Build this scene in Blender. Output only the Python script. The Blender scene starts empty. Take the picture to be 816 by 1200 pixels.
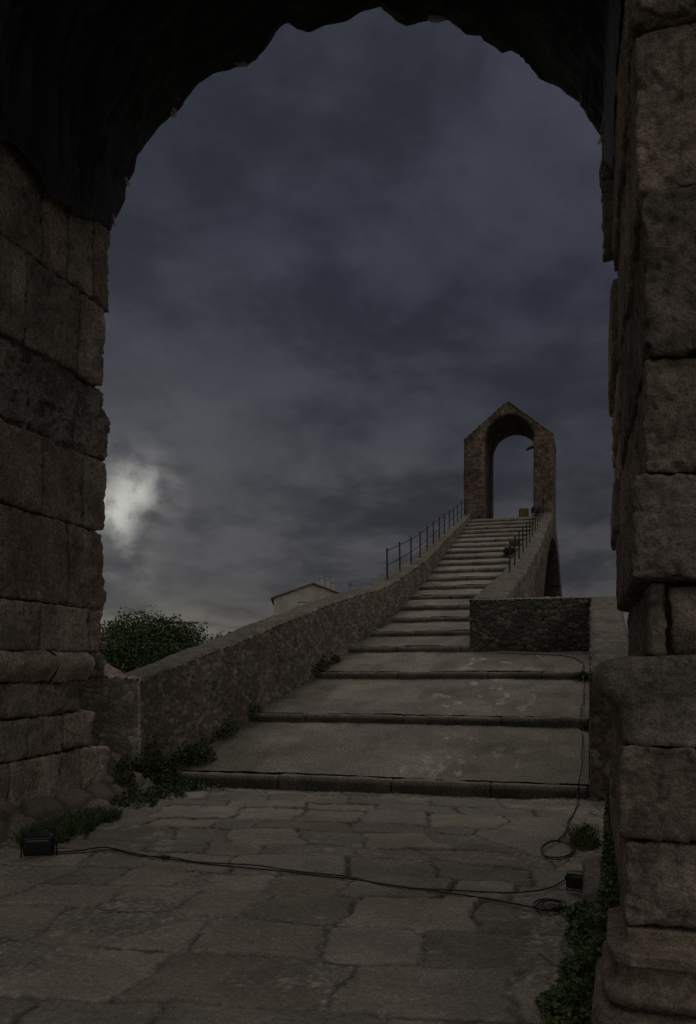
import bpy, math, random
import numpy as np

# ------------------------------------------------------------------ camera, sky, sun, exposure
S = bpy.context.scene
C = S.collection
TH = math.atan(284 / 1000.0)          # the camera is turned this far left of the bridge's axis (+Y)
sn, cs = math.sin(TH), math.cos(TH)
EYE = 1.6
HOR = 780.0                            # horizon row in the 816 x 1200 photograph
cam = bpy.data.cameras.new("camera")
camo = bpy.data.objects.new("camera", cam)
C.objects.link(camo)
camo.location = (0, 0, EYE)
camo.rotation_euler = (math.pi / 2, 0, TH)
cam.sensor_fit = 'VERTICAL'
cam.sensor_height = 36
cam.lens = 36 * 1000 / 1200.0
cam.shift_y = (HOR - 600) / 1200.0
cam.clip_start = 0.05
cam.clip_end = 8000
S.camera = camo

S.view_settings.view_transform = 'Standard'
S.view_settings.look = 'None'
S.view_settings.gamma = 1
S.view_settings.use_curve_mapping = False
S.view_settings.exposure = -1.0
S.cycles.use_denoising = False
S.cycles.denoiser = 'OPENIMAGEDENOISE'
S.cycles.denoising_input_passes = 'RGB_ALBEDO_NORMAL'
S.cycles.denoising_prefilter = 'NONE'

SUN_EL = math.radians(52)
SUN_AZ = math.radians(30)              # towards +Y, this far to the left
sd = (-math.sin(SUN_AZ) * math.cos(SUN_EL), math.cos(SUN_AZ) * math.cos(SUN_EL), math.sin(SUN_EL))
sun = bpy.data.lights.new("sun", 'SUN')
sun.energy = 0.55
sun.angle = math.radians(40)
sun.color = (1.0, 0.93, 0.82)
suno = bpy.data.objects.new("sun", sun)
C.objects.link(suno)
suno.rotation_euler = (math.pi / 2 - SUN_EL, 0, math.pi - (-SUN_AZ) + 0)
import mathutils
suno.rotation_euler = mathutils.Vector(sd).to_track_quat('Z', 'Y').to_euler()


class NT:
    """small node-tree writer"""
    def __init__(s, tree):
        s.t = tree
        s.t.nodes.clear()

    def n(s, typ, **k):
        nd = s.t.nodes.new(typ)
        for a, b in k.items():
            setattr(nd, a, b)
        return nd

    def put(s, sock, v):
        if isinstance(v, bpy.types.NodeSocket):
            s.t.links.new(v, sock)
        elif v is not None:
            sock.default_value = v

    def math(s, op, a, b=None, c=None, clamp=False):
        nd = s.n('ShaderNodeMath', operation=op, use_clamp=clamp)
        s.put(nd.inputs[0], a)
        s.put(nd.inputs[1], b)
        s.put(nd.inputs[2], c)
        return nd.outputs[0]

    def vec(s, op, a, b=None, scale=None):
        nd = s.n('ShaderNodeVectorMath', operation=op)
        s.put(nd.inputs[0], a)
        s.put(nd.inputs[1], b)
        if scale is not None:
            s.put(nd.inputs['Scale'], scale)
        return nd.outputs['Value'] if op in ('DOT_PRODUCT', 'LENGTH', 'DISTANCE') else nd.outputs['Vector']

    def noise(s, v, scale, detail=5, rough=0.55, dist=0.0):
        nd = s.n('ShaderNodeTexNoise')
        s.put(nd.inputs['Vector'], v)
        s.put(nd.inputs['Scale'], scale)
        nd.inputs['Detail'].default_value = detail
        nd.inputs['Roughness'].default_value = rough
        nd.inputs['Distortion'].default_value = dist
        return nd.outputs['Fac']

    def rng(s, v, a, b, c=0.0, d=1.0, smooth=True):
        nd = s.n('ShaderNodeMapRange')
        nd.interpolation_type = 'SMOOTHSTEP' if smooth else 'LINEAR'
        s.put(nd.inputs[0], v)
        for i, x in enumerate((a, b, c, d)):
            s.put(nd.inputs[i + 1], x)
        return nd.outputs[0]

    def mix(s, f, a, b, blend='MIX'):
        nd = s.n('ShaderNodeMix', data_type='RGBA', blend_type=blend)
        s.put(nd.inputs[0], f)
        s.put(nd.inputs[6], a if isinstance(a, bpy.types.NodeSocket) else (*a, 1))
        s.put(nd.inputs[7], b if isinstance(b, bpy.types.NodeSocket) else (*b, 1))
        return nd.outputs[2]


def build_world():
    w = bpy.data.worlds.new("World")
    S.world = w
    w.use_nodes = True
    t = NT(w.node_tree)
    g = t.n('ShaderNodeTexCoord').outputs['Generated']
    sp = t.n('ShaderNodeSeparateXYZ')
    t.put(sp.inputs[0], g)
    z = sp.outputs[2]
    zc = t.math('MAXIMUM', z, 0.0)
    den = t.math('ADD', zc, 0.27)
    # cloud deck: directions projected on a level layer, so the clouds flatten towards the horizon
    flat = t.n('ShaderNodeCombineXYZ')
    t.put(flat.inputs[0], t.math('DIVIDE', sp.outputs[0], den))
    t.put(flat.inputs[1], t.math('DIVIDE', sp.outputs[1], den))
    P = flat.outputs[0]
    n1 = t.noise(P, 1.6, 9, 0.60, 0.2)
    n2 = t.noise(t.vec('ADD', P, (7.3, 2.1, 4.0)), 3.7, 9, 0.58, 0.35)
    n3 = t.noise(t.vec('ADD', P, (1.3, 9.1, 2.0)), 0.6, 3, 0.5)
    bl = t.math('ABSOLUTE', t.math('SUBTRACT', t.noise(t.vec('ADD', P, (3.3, 5.1, 1.0)), 2.5, 7, 0.5, 0.3), 0.5))
    bl = t.rng(bl, 0.0, 0.16)
    c = t.math('ADD', t.math('MULTIPLY', n1, 0.60), t.math('MULTIPLY', n2, 0.40))
    c = t.rng(c, 0.42, 0.59)
    c = t.math('ADD', t.math('MULTIPLY', c, 0.72), t.math('MULTIPLY', t.math('MULTIPLY', bl, t.rng(n1, .35, .6)), 0.34))
    c = t.math('MULTIPLY', c, t.rng(n3, 0.28, 0.68, 0.55, 1.1))
    low = t.rng(z, 0.42, 0.02)
    dark = t.mix(low, (0.042, 0.046, 0.067), (0.056, 0.056, 0.066))
    lite = t.mix(low, (0.100, 0.107, 0.146), (0.168, 0.165, 0.166))
    col = t.mix(c, dark, lite)
    # brighter, yellowish air under the cloud deck low on the left
    left = t.rng(sp.outputs[0], -0.18, -0.56)
    hz = t.math('MULTIPLY', t.rng(z, 0.10, 0.02), left)
    hz = t.math('MULTIPLY', hz, t.rng(n2, 0.36, 0.56, 0.35, 1.0))
    col = t.mix(t.math('MULTIPLY', hz, 0.9), col, (0.42, 0.39, 0.30))
    # the gap in the clouds that hides the sun
    gd = mathutils.Vector((-0.510, 0.840, 0.175)).normalized()
    warp = t.n('ShaderNodeTexNoise')
    t.put(warp.inputs['Vector'], g)
    warp.inputs['Scale'].default_value = 13
    warp.inputs['Detail'].default_value = 6
    wv = t.vec('SCALE', t.vec('SUBTRACT', warp.outputs['Color'], (0.5, 0.5, 0.5)), scale=0.13)
    gg = t.vec('ADD', g, wv)
    dist = t.vec('DISTANCE', gg, tuple(gd))
    halo = t.rng(dist, 0.34, 0.02)
    col = t.mix(t.math('MULTIPLY', halo, 0.26), col, (0.26, 0.26, 0.26))
    brk = t.noise(t.vec('MULTIPLY', g, (1.0, 1.0, 2.2)), 15, 7, 0.6, 0.3)
    mid = t.math('MULTIPLY', t.rng(dist, 0.10, 0.03), t.rng(brk, 0.36, 0.66))
    col = t.mix(t.math('MULTIPLY', mid, 0.8), col, (0.42, 0.415, 0.39))
    core = t.math('MULTIPLY', t.rng(dist, 0.060, 0.008), t.rng(t.noise(g, 24, 6, 0.6), 0.36, 0.54, 0.40, 1.0))
    col = t.mix(core, col, (1.0, 0.99, 0.92))
    # the deck is thin overhead: most of the daylight comes from there
    over = t.rng(z, 0.66, 0.94)
    col = t.mix(over, col, (1.15, 1.08, 0.98))
    col = t.mix(t.rng(z, -0.02, -0.12), col, (0.03, 0.029, 0.027))
    # unseen brightness added to the sky behind the camera to light the arch
    back = t.math('MULTIPLY', t.rng(t.vec('DOT_PRODUCT', g, (0.70, -0.71, 0.0)), 0.1, 0.6), t.rng(z, 0.0, 0.09))
    col = t.mix(t.math('MULTIPLY', back, 0.95), col, (0.92, 0.87, 0.81))
    bg = t.n('ShaderNodeBackground')
    t.put(bg.inputs[0], col)
    bg.inputs[1].default_value = 1.0
    sky = t.n('ShaderNodeTexSky', sky_type='NISHITA', sun_disc=False)
    sky.sun_elevation = SUN_EL
    sky.sun_rotation = -SUN_AZ
    bg2 = t.n('ShaderNodeBackground')
    t.put(bg2.inputs[0], sky.outputs[0])
    bg2.inputs[1].default_value = 0.05
    mx = t.n('ShaderNodeMixShader')
    mx.inputs[0].default_value = 0.97
    t.t.links.new(bg2.outputs[0], mx.inputs[1])
    t.t.links.new(bg.outputs[0], mx.inputs[2])
    o = t.n('ShaderNodeOutputWorld')
    t.t.links.new(mx.outputs[0], o.inputs[0])


build_world()

# ------------------------------------------------------------------ numeric helpers
rnd = random.Random(7)


def at(px, py, X=None, Y=None, Z=None):
    """where the ray through a pixel of the photograph meets a plane of the place"""
    r = (px - 408) / 1000.0
    d = np.array([r * cs - sn, r * sn + cs, (HOR - py) / 1000.0])
    if X is not None:
        t = X / d[0]
    elif Y is not None:
        t = Y / d[1]
    else:
        t = (Z - EYE) / d[2]
    return np.array([0, 0, EYE]) + d * t


def _h(ix, iy, iz, seed):
    with np.errstate(over='ignore'):
        x = ix.astype(np.int64).astype(np.uint32) * np.uint32(0x8da6b343)
        y = iy.astype(np.int64).astype(np.uint32) * np.uint32(0xd8163841)
        z = iz.astype(np.int64).astype(np.uint32) * np.uint32(0xcb1ab31f)
        n = x ^ y ^ z ^ np.uint32((seed * 2654435761 + 12345) & 0xffffffff)
        n ^= n >> np.uint32(15)
        n *= np.uint32(0x2c1b3c6d)
        n ^= n >> np.uint32(12)
        n *= np.uint32(0x297a2d39)
        n ^= n >> np.uint32(15)
    return n.astype(np.float64) / 4294967296.0


def vnoise(P, seed=0):
    i = np.floor(P)
    f = P - i
    f = f * f * f * (f * (f * 6 - 15) + 10)
    r = 0
    for a in (0, 1):
        wa = f[:, 0] if a else 1 - f[:, 0]
        for b in (0, 1):
            wb = f[:, 1] if b else 1 - f[:, 1]
            for c in (0, 1):
                wc = f[:, 2] if c else 1 - f[:, 2]
                r = r + wa * wb * wc * _h(i[:, 0] + a, i[:, 1] + b, i[:, 2] + c, seed)
    return r * 2 - 1


def fbm(P, scale, octs=4, seed=0, gain=0.5):
    P = np.asarray(P) * scale
    r = 0
    a = 1.0
    for k in range(octs):
        r = r + a * vnoise(P + 17.3 * k, seed + k)
        P = P * 2.03
        a *= gain
    return r


def vfbm(P, scale, octs=3, seed=0, gain=0.5):
    return np.stack([fbm(P, scale, octs, seed + 11 * k, gain) for k in range(3)], 1)


def worley(P, seed=0):
    i = np.floor(P)
    f1 = np.full(len(P), 9.0)
    f2 = np.full(len(P), 9.0)
    idv = np.zeros(len(P))
    for a in (-1, 0, 1):
        for b in (-1, 0, 1):
            for c in (-1, 0, 1):
                x, y, z = i[:, 0] + a, i[:, 1] + b, i[:, 2] + c
                q = np.stack([x + .1 + .8 * _h(x, y, z, seed), y + .1 + .8 * _h(x, y, z, seed + 1), z + .1 + .8 * _h(x, y, z, seed + 2)], 1)
                d = np.sqrt(((q - P) ** 2).sum(1))
                near = d < f1
                f2 = np.where(near, f1, np.minimum(f2, d))
                idv = np.where(near, _h(x, y, z, seed + 3), idv)
                f1 = np.where(near, d, f1)
    return f1, f2, idv


def sstep(a, b, x):
    t = np.clip((x - a) / (b - a), 0, 1)
    return t * t * (3 - 2 * t)


def lerp(a, b, t):
    return a + (b - a) * t


# ------------------------------------------------------------------ object helpers
def tag(o, label=None, cat=None, group=None, kind=None):
    for k, v in (('label', label), ('category', cat), ('group', group), ('kind', kind)):
        if v:
            o[k] = v
    return o


def thing(name, loc, label, cat, group=None, rz=0):
    o = bpy.data.objects.new(name, None)
    o.location = loc
    o.rotation_euler = (0, 0, rz)
    o.empty_display_size = 0.2
    C.objects.link(o)
    return tag(o, label, cat, group)


def root_loc(p):
    v = np.zeros(3)
    while p is not None:
        v += np.array(p.location)
        p = p.parent
    return v


def obj(name, V, F, mat, parent=None, col=None, smooth=True, loc=None, local=False):
    """link verts (world coordinates unless local) and faces as ONE mesh object"""
    V = np.asarray(V, dtype=float)
    base = root_loc(parent)
    if loc is not None:
        base = np.asarray(loc, dtype=float)
    me = bpy.data.meshes.new(name)
    W = V if local else V - base
    if isinstance(F, np.ndarray) and F.ndim == 2:
        k = F.shape[1]
        me.vertices.add(len(W))
        me.vertices.foreach_set('co', W.astype(np.float32).ravel())
        me.loops.add(F.size)
        me.loops.foreach_set('vertex_index', F.astype(np.int32).ravel())
        me.polygons.add(len(F))
        me.polygons.foreach_set('loop_start', (np.arange(len(F)) * k).astype(np.int32))
        me.polygons.foreach_set('loop_total', np.full(len(F), k, dtype=np.int32))
        me.update(calc_edges=True)
        me.validate()
    else:
        me.from_pydata([tuple(v) for v in W], [], [tuple(f) for f in F])
        me.update()
    if col is not None:
        col = np.asarray(col, dtype=np.float32)
        if col.ndim == 1:
            col = np.tile(col, (len(W), 1))
        a = me.attributes.new('Col', 'FLOAT_COLOR', 'POINT')
        a.data.foreach_set('color', np.concatenate([np.clip(col, 0.002, 1), np.ones((len(W), 1), np.float32)], 1).astype(np.float32).ravel())
    if smooth:
        me.polygons.foreach_set('use_smooth', np.ones(len(me.polygons), dtype=bool))
    me.materials.append(mat)
    o = bpy.data.objects.new(name, me)
    if loc is not None and parent is None:
        o.location = loc
    C.objects.link(o)
    o.parent = parent
    return o


def gridq(ni, nj, closed=False, off=0):
    J = nj if closed else nj - 1
    i, j = np.meshgrid(np.arange(ni - 1), np.arange(J), indexing='ij')
    j2 = (j + 1) % nj
    return np.stack([i * nj + j, i * nj + j2, (i + 1) * nj + j2, (i + 1) * nj + j], -1).reshape(-1, 4) + off


class Acc:
    def __init__(s):
        s.V, s.F, s.K, s.n = [], [], [], 0

    def add(s, V, F, col):
        V = np.asarray(V, dtype=float)
        col = np.asarray(col, dtype=float)
        if col.ndim == 1:
            col = np.tile(col, (len(V), 1))
        s.V.append(V)
        s.F.append(np.asarray(F) + s.n)
        s.K.append(col)
        s.n += len(V)

    def out(s, name, mat, parent=None, smooth=True, loc=None):
        return obj(name, np.concatenate(s.V), np.concatenate(s.F), mat, parent, np.concatenate(s.K), smooth, loc)


def rounded(lo, hi, r, res):
    """welded box with rounded edges, subdivided to about res: verts, quads"""
    lo, hi = np.array(lo, float), np.array(hi, float)
    size = hi - lo
    n = np.maximum(2, np.ceil(size / np.array(res)).astype(int) + 1)
    Vs, Fs, off = [], [], 0
    for ax in range(3):
        u, v = (ax + 1) % 3, (ax + 2) % 3
        for sgn in (0, 1):
            a, b = np.meshgrid(np.linspace(0, 1, n[u]), np.linspace(0, 1, n[v]), indexing='ij')
            p = np.zeros((n[u] * n[v], 3))
            p[:, ax] = sgn
            p[:, u] = a.ravel()
            p[:, v] = b.ravel()
            f = gridq(n[u], n[v], off=off)
            if not sgn:
                f = f[:, ::-1]
            Vs.append(p)
            Fs.append(f)
            off += len(p)
    V = np.concatenate(Vs)
    F = np.concatenate(Fs)
    key = np.round(V * 1e5).astype(np.int64)
    _, first, inv = np.unique(key, axis=0, return_index=True, return_inverse=True)
    V = V[first]
    F = inv.ravel()[F]
    P = lo + V * size
    r = min(r, size.min() * 0.45)
    q = np.clip(P, lo + r, hi - r)
    d = P - q
    L = np.linalg.norm(d, axis=1, keepdims=True)
    P = np.where(L > 1e-9, q + d / np.maximum(L, 1e-9) * r, P)
    return P, F


SANDS = [(0.205, 0.165, 0.130), (0.185, 0.152, 0.124), (0.225, 0.180, 0.140), (0.196, 0.156, 0.128),
         (0.170, 0.142, 0.118), (0.206, 0.162, 0.134), (0.190, 0.165, 0.138)]


def stone_col(seed, k=1.0):
    r = random.Random(seed)
    c = np.array(r.choice(SANDS)) * r.uniform(0.84, 1.2) * k * 1.14
    return c


def block(acc, lo, hi, seed, r=0.03, res=0.05, amp=0.012, col=None, rough=False, keep=None):
    """one dressed stone: rounded, weathered, with its own colour"""
    V, F = rounded(lo, hi, r, res)
    V0 = V
    c = np.asarray(col if col is not None else stone_col(seed))
    V = V0 + vfbm(V0 + seed * 3.1, 5.0, 4, seed, .6) * amp * .6 + vfbm(V0, 1.4, 2, 5) * amp * .9 + vfbm(V0, 21.0, 3, seed + 2, 0.6) * amp * .42
    # chipped arrises
    lo_, hi_ = np.array(lo), np.array(hi)
    dd = np.sort(np.minimum(V0 - lo_, hi_ - V0), axis=1)
    chip = sstep(.07, .0, dd[:, 1]) * np.clip(fbm(V0 + seed, 7, 4, 23, .6) - .05, 0, 1) * .045 * min(1.0, amp / .012)
    m_ = ctr0 = (lo_ + hi_) / 2
    inw = ctr0 - V0
    inw /= np.maximum(np.linalg.norm(inw, axis=1, keepdims=True), 1e-6)
    V = V + inw * chip[:, None]
    ctr = (np.array(lo) + np.array(hi)) / 2
    if rough:
        f1, f2, idv = worley(V0 * 9 + seed, 3)
        pit = sstep(0.15, 0.6, fbm(V0, 6, 4, 21)) * 0.05 + (f1 - .5) * 0.03
        n = V0 - ctr
        n /= np.linalg.norm(n, axis=1, keepdims=True)
        V = V - n * pit[:, None]
    tone = 1 + 0.22 * fbm(V0, 2.3, 3, 40 + seed % 5)[:, None] + 0.12 * fbm(V0, 11, 3, 60)[:, None]
    if max(np.atleast_1d(res)) < 0.04:
        pit = sstep(.35, .75, fbm(V0, 30, 3, 66, .6))[:, None]
        n = V0 - np.clip(V0, np.array(lo) + .2 * (np.array(hi) - lo), np.array(hi) - .2 * (np.array(hi) - lo))
        n /= np.maximum(np.linalg.norm(n, axis=1, keepdims=True), 1e-6)
        V = V - n * pit * .007
        tone = tone * (1 - .35 * pit)  # pits darkened in the colour too, deepening the shade in them
    acc.add(V, F, c * tone)


def tube(path, rad, n=8, closed=False):
    P = np.asarray(path, float)
    T = np.gradient(P, axis=0)
    T /= np.maximum(np.linalg.norm(T, axis=1, keepdims=True), 1e-9)
    up = np.array([0, 0, 1.0])
    if abs(T[:, 2]).mean() > 0.85:
        up = np.array([1.0, 0, 0])
    A = np.cross(T, up)
    A /= np.maximum(np.linalg.norm(A, axis=1, keepdims=True), 1e-9)
    B = np.cross(T, A)
    a = np.linspace(0, 2 * math.pi, n, endpoint=False)
    R = np.asarray(rad) * np.ones(len(P))
    V = P[:, None, :] + R[:, None, None] * (np.cos(a)[None, :, None] * A[:, None, :] + np.sin(a)[None, :, None] * B[:, None, :])
    V = V.reshape(-1, 3)
    return V, gridq(len(P), n, True)


def smooth_path(pts, n):
    """Catmull-Rom through the points"""
    P = np.asarray(pts, float)
    P = np.concatenate([[2 * P[0] - P[1]], P, [2 * P[-1] - P[-2]]])
    out = []
    m = len(P) - 3
    for k in range(m):
        t = np.linspace(0, 1, max(2, n // m), endpoint=(k == m - 1))[:, None]
        a, b, c, d = P[k:k + 4]
        out.append(.5 * ((2 * b) + (c - a) * t + (2 * a - 5 * b + 4 * c - d) * t ** 2 + (3 * b - a - 3 * c + d) * t ** 3))
    return np.concatenate(out)


def box(lo, hi):
    lo, hi = np.array(lo, float), np.array(hi, float)
    V = np.array([[(lo, hi)[i][0], (lo, hi)[j][1], (lo, hi)[k][2]] for i in (0, 1) for j in (0, 1) for k in (0, 1)])
    F = np.array([[0, 1, 3, 2], [4, 6, 7, 5], [0, 4, 5, 1], [2, 3, 7, 6], [0, 2, 6, 4], [1, 5, 7, 3]])
    return V, F


# ------------------------------------------------------------------ materials
def mat_attr(name, rough=0.9, bumps=((30, 6, 0.6, 0.012),), var=((5, 0.7, 1.25), (38, 0.75, 1.2)), base=None, spec=0.25, moss=0.0):
    m = bpy.data.materials.new(name)
    m.use_nodes = True
    t = NT(m.node_tree)
    co = t.n('ShaderNodeTexCoord').outputs['Object']
    if base is None:
        col = t.n('ShaderNodeAttribute', attribute_name='Col').outputs['Color']
    else:
        rgb = t.n('ShaderNodeRGB')
        rgb.outputs[0].default_value = (*base, 1)
        col = rgb.outputs[0]
    for sc, a, b in var:
        f = t.rng(t.noise(co, sc, 6, 0.6), 0.3, 0.7, a, b)
        cc = t.n('ShaderNodeCombineColor')
        for i in range(3):
            t.put(cc.inputs[i], f)
        col = t.mix(1.0, col, cc.outputs[0], 'MULTIPLY')
    if moss:
        f = t.math('MULTIPLY', t.rng(t.noise(co, 3.1, 8, 0.65), 0.5, 0.68), moss)
        col = t.mix(f, col, (0.055, 0.058, 0.035))
    b = t.n('ShaderNodeBsdfPrincipled')
    t.put(b.inputs['Base Color'], col)
    b.inputs['Roughness'].default_value = rough
    b.inputs['Specular IOR Level'].default_value = spec
    prev = None
    for sc, det, st, dist in bumps:
        bp = t.n('ShaderNodeBump')
        bp.inputs['Strength'].default_value = st
        bp.inputs['Distance'].default_value = dist
        t.put(bp.inputs['Height'], t.noise(co, sc, det, 0.65))
        if prev is not None:
            t.put(bp.inputs['Normal'], prev)
        prev = bp.outputs[0]
    if prev is not None:
        t.put(b.inputs['Normal'], prev)
    o = t.n('ShaderNodeOutputMaterial')
    t.t.links.new(b.outputs[0], o.inputs[0])
    return m


def mat_plain(name, col, rough=0.6, metal=0.0, spec=0.3):
    return mat_attr(name, rough, bumps=((60, 4, 0.2, 0.003),), var=((9, 0.85, 1.15),), base=col, spec=spec)


def mat_masonry(name):
    """small coursed stones, joints and patchy red and buff stones; follows world faces by their normal"""
    m = bpy.data.materials.new(name)
    m.use_nodes = True
    t = NT(m.node_tree)
    co = t.n('ShaderNodeTexCoord').outputs['Object']
    sp = t.n('ShaderNodeSeparateXYZ')
    t.put(sp.inputs[0], co)
    nr = t.n('ShaderNodeSeparateXYZ')
    t.put(nr.inputs[0], t.n('ShaderNodeNewGeometry').outputs['True Normal'])
    side = t.math('GREATER_THAN', t.math('ABSOLUTE', nr.outputs[0]), 0.6)
    u = t.math('ADD', t.math('MULTIPLY', sp.outputs[0], t.math('SUBTRACT', 1.0, side)), t.math('MULTIPLY', sp.outputs[1], side))
    wob = t.math('MULTIPLY', t.math('SUBTRACT', t.noise(co, 2.2, 3), 0.5), 0.22)
    cb = t.n('ShaderNodeCombineXYZ')
    t.put(cb.inputs[0], t.math('ADD', u, wob))
    t.put(cb.inputs[1], t.math('ADD', sp.outputs[2], wob))
    br = t.n('ShaderNodeTexBrick')
    t.put(br.inputs['Vector'], cb.outputs[0])
    br.inputs['Color1'].default_value = (0.150, 0.120, 0.092, 1)
    br.inputs['Color2'].default_value = (0.105, 0.062, 0.050, 1)
    br.inputs['Mortar'].default_value = (0.12, 0.108, 0.092, 1)
    br.inputs['Scale'].default_value = 1.0
    br.inputs['Brick Width'].default_value = 0.44
    br.inputs['Row Height'].default_value = 0.20
    br.inputs['Mortar Size'].default_value = 0.022
    br.inputs['Mortar Smooth'].default_value = 0.5
    col = br.outputs['Color']
    for sc, a, b in ((1.1, 0.5, 1.35), (7, 0.5, 1.45)):
        f = t.rng(t.noise(co, sc, 6, 0.6), 0.3, 0.7, a, b)
        cc = t.n('ShaderNodeCombineColor')
        for i in range(3):
            t.put(cc.inputs[i], f)
        col = t.mix(1.0, col, cc.outputs[0], 'MULTIPLY')
    b = t.n('ShaderNodeBsdfPrincipled')
    t.put(b.inputs['Base Color'], col)
    b.inputs['Roughness'].default_value = 0.95
    b.inputs['Specular IOR Level'].default_value = 0.2
    bp = t.n('ShaderNodeBump')
    bp.inputs['Strength'].default_value = 0.8
    bp.inputs['Distance'].default_value = 0.03
    t.put(bp.inputs['Height'], t.math('SUBTRACT', t.noise(co, 7, 6, 0.65), br.outputs['Fac']))
    t.put(b.inputs['Normal'], bp.outputs[0])
    o = t.n('ShaderNodeOutputMaterial')
    t.t.links.new(b.outputs[0], o.inputs[0])
    return m


M = {}
M['stone'] = mat_attr('weathered_sandstone', 0.92, ((9, 8, 0.6, 0.035), (55, 8, 0.9, 0.014)), ((3.0, 0.70, 1.28), (26, 0.66, 1.28), (130, 0.62, 1.35)))
M['rubble'] = mat_attr('lime_rubble', 0.95, ((16, 8, 0.6, 0.02), (70, 6, 0.6, 0.008)), ((1.5, 0.8, 1.15), (45, 0.7, 1.3)), moss=0.12)
M['mossy'] = mat_attr('mossy_rubble', 0.95, ((16, 8, 0.6, 0.02), (70, 6, 0.6, 0.008)), ((1.4, 0.7, 1.15), (45, 0.65, 1.35)), moss=0.22)
M['paving'] = mat_attr('worn_paving', 0.85, ((12, 8, 0.35, 0.015), (90, 6, 0.5, 0.005)), ((2.2, 0.86, 1.14), (30, 0.78, 1.2), (150, 0.62, 1.35)), spec=0.3)
M['tread'] = mat_attr('pebbled_cement', 0.9, ((14, 6, 0.3, 0.012), (75, 3, 0.8, 0.012)), ((1.6, 0.8, 1.18), (55, 0.5, 1.42)))
M['masonry'] = mat_masonry('coursed_masonry')
M['cloth'] = mat_attr('black_shade_netting', 0.8, ((260, 2, 0.4, 0.002),), ((1.5, 0.6, 1.4),), base=(0.030, 0.033, 0.036), spec=0.45)
M['lining'] = mat_attr('torn_pale_sheet', 0.7, ((60, 4, 0.6, 0.005),), ((20, 0.6, 1.2),), base=(0.7, 0.69, 0.66))
_t = M['lining'].node_tree
_tr = _t.nodes.new('ShaderNodeBsdfTranslucent')
_tr.inputs[0].default_value = (.7, .69, .66, 1)
_mx = _t.nodes.new('ShaderNodeMixShader')
_mx.inputs[0].default_value = .8
_out = next(n for n in _t.nodes if n.type == 'OUTPUT_MATERIAL')
_pr = next(n for n in _t.nodes if n.type == 'BSDF_PRINCIPLED')
_t.links.new(_pr.outputs[0], _mx.inputs[1])
_t.links.new(_tr.outputs[0], _mx.inputs[2])
_t.links.new(_mx.outputs[0], _out.inputs[0])
M['black'] = mat_plain('black_lamp_housing', (0.008, 0.008, 0.009), 0.45)
M['glass'] = mat_attr('lamp_glass', 0.12, (), ((30, 0.8, 1.1),), base=(0.02, 0.022, 0.024), spec=0.5)
M['rubber'] = mat_plain('black_cable_rubber', (0.012, 0.012, 0.013), 0.5)
M['iron'] = mat_plain('dark_railing_iron', (0.018, 0.017, 0.018), 0.6)
M['leaf'] = mat_attr('leaf', 0.65, (), ((8, 0.7, 1.3),), spec=0.3)
M['bark'] = mat_attr('bark', 0.95, ((20, 6, 0.8, 0.02),), ((8, 0.6, 1.3),), base=(0.07, 0.055, 0.042))
M['earth'] = mat_attr('earth_and_scrub', 0.95, ((3, 8, 0.6, 0.1),), ((0.3, 0.6, 1.3), (6, 0.7, 1.3)), base=(0.085, 0.082, 0.05))
M['water'] = mat_attr('river_water', 0.08, ((1.5, 5, 0.25, 0.05),), (), base=(0.03, 0.035, 0.03), spec=0.5)
M['plaster'] = mat_attr('buff_render', 0.9, ((4, 5, 0.2, 0.02),), ((0.5, 0.8, 1.15), (5, 0.88, 1.1)), base=(0.36, 0.345, 0.31))
M['tiles'] = mat_attr('clay_tiles', 0.9, ((6, 4, 0.6, 0.05),), ((1.2, 0.7, 1.3),), base=(0.16, 0.10, 0.075))
M['shutter'] = mat_plain('pale_shutter', (0.50, 0.48, 0.43), 0.7)
M['yellow'] = mat_plain('yellow_lamp_filter', (0.11, 0.095, 0.012), 0.4)
M['board'] = mat_plain('brown_board', (0.15, 0.10, 0.06), 0.8)
M['twig'] = mat_plain('dry_twig', (0.32, 0.27, 0.20), 0.9)


# ------------------------------------------------------------------ ground, river
def terrain(X, Y):
    r = sstep(9.9, 24, Y) * (1 - sstep(62, 82, Y))
    far = sstep(300, 2500, np.hypot(X, Y)) * 2.0
    return -0.07 - 7.2 * r - far + 0.25 * fbm(np.stack([X, Y, 0 * X], 1), 0.15, 3, 9) * sstep(10.5, 16, Y)


def build_ground():
    s = np.linspace(-1, 1, 200)
    ax = np.sinh(s * 6.0) / np.sinh(6.0) * 3500
    X, Y = np.meshgrid(ax - 2, ax + 16, indexing='ij')
    X, Y = X.ravel(), Y.ravel()
    o = obj('ground', np.stack([X, Y, terrain(X, Y)], 1), gridq(200, 200)[:, ::-1] if False else gridq(200, 200), M['earth'])
    tag(o, kind='structure', label='earth banks sloping to the river beside and beyond the bridge')
    V = np.array([[-600, 20, -6.5], [600, 20, -6.5], [600, 70, -6.5], [-600, 70, -6.5]], float)
    o = obj('river', V, np.array([[0, 1, 2, 3]]), M['water'])
    tag(o, kind='structure', label='dark river running under the bridge')


build_ground()


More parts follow.
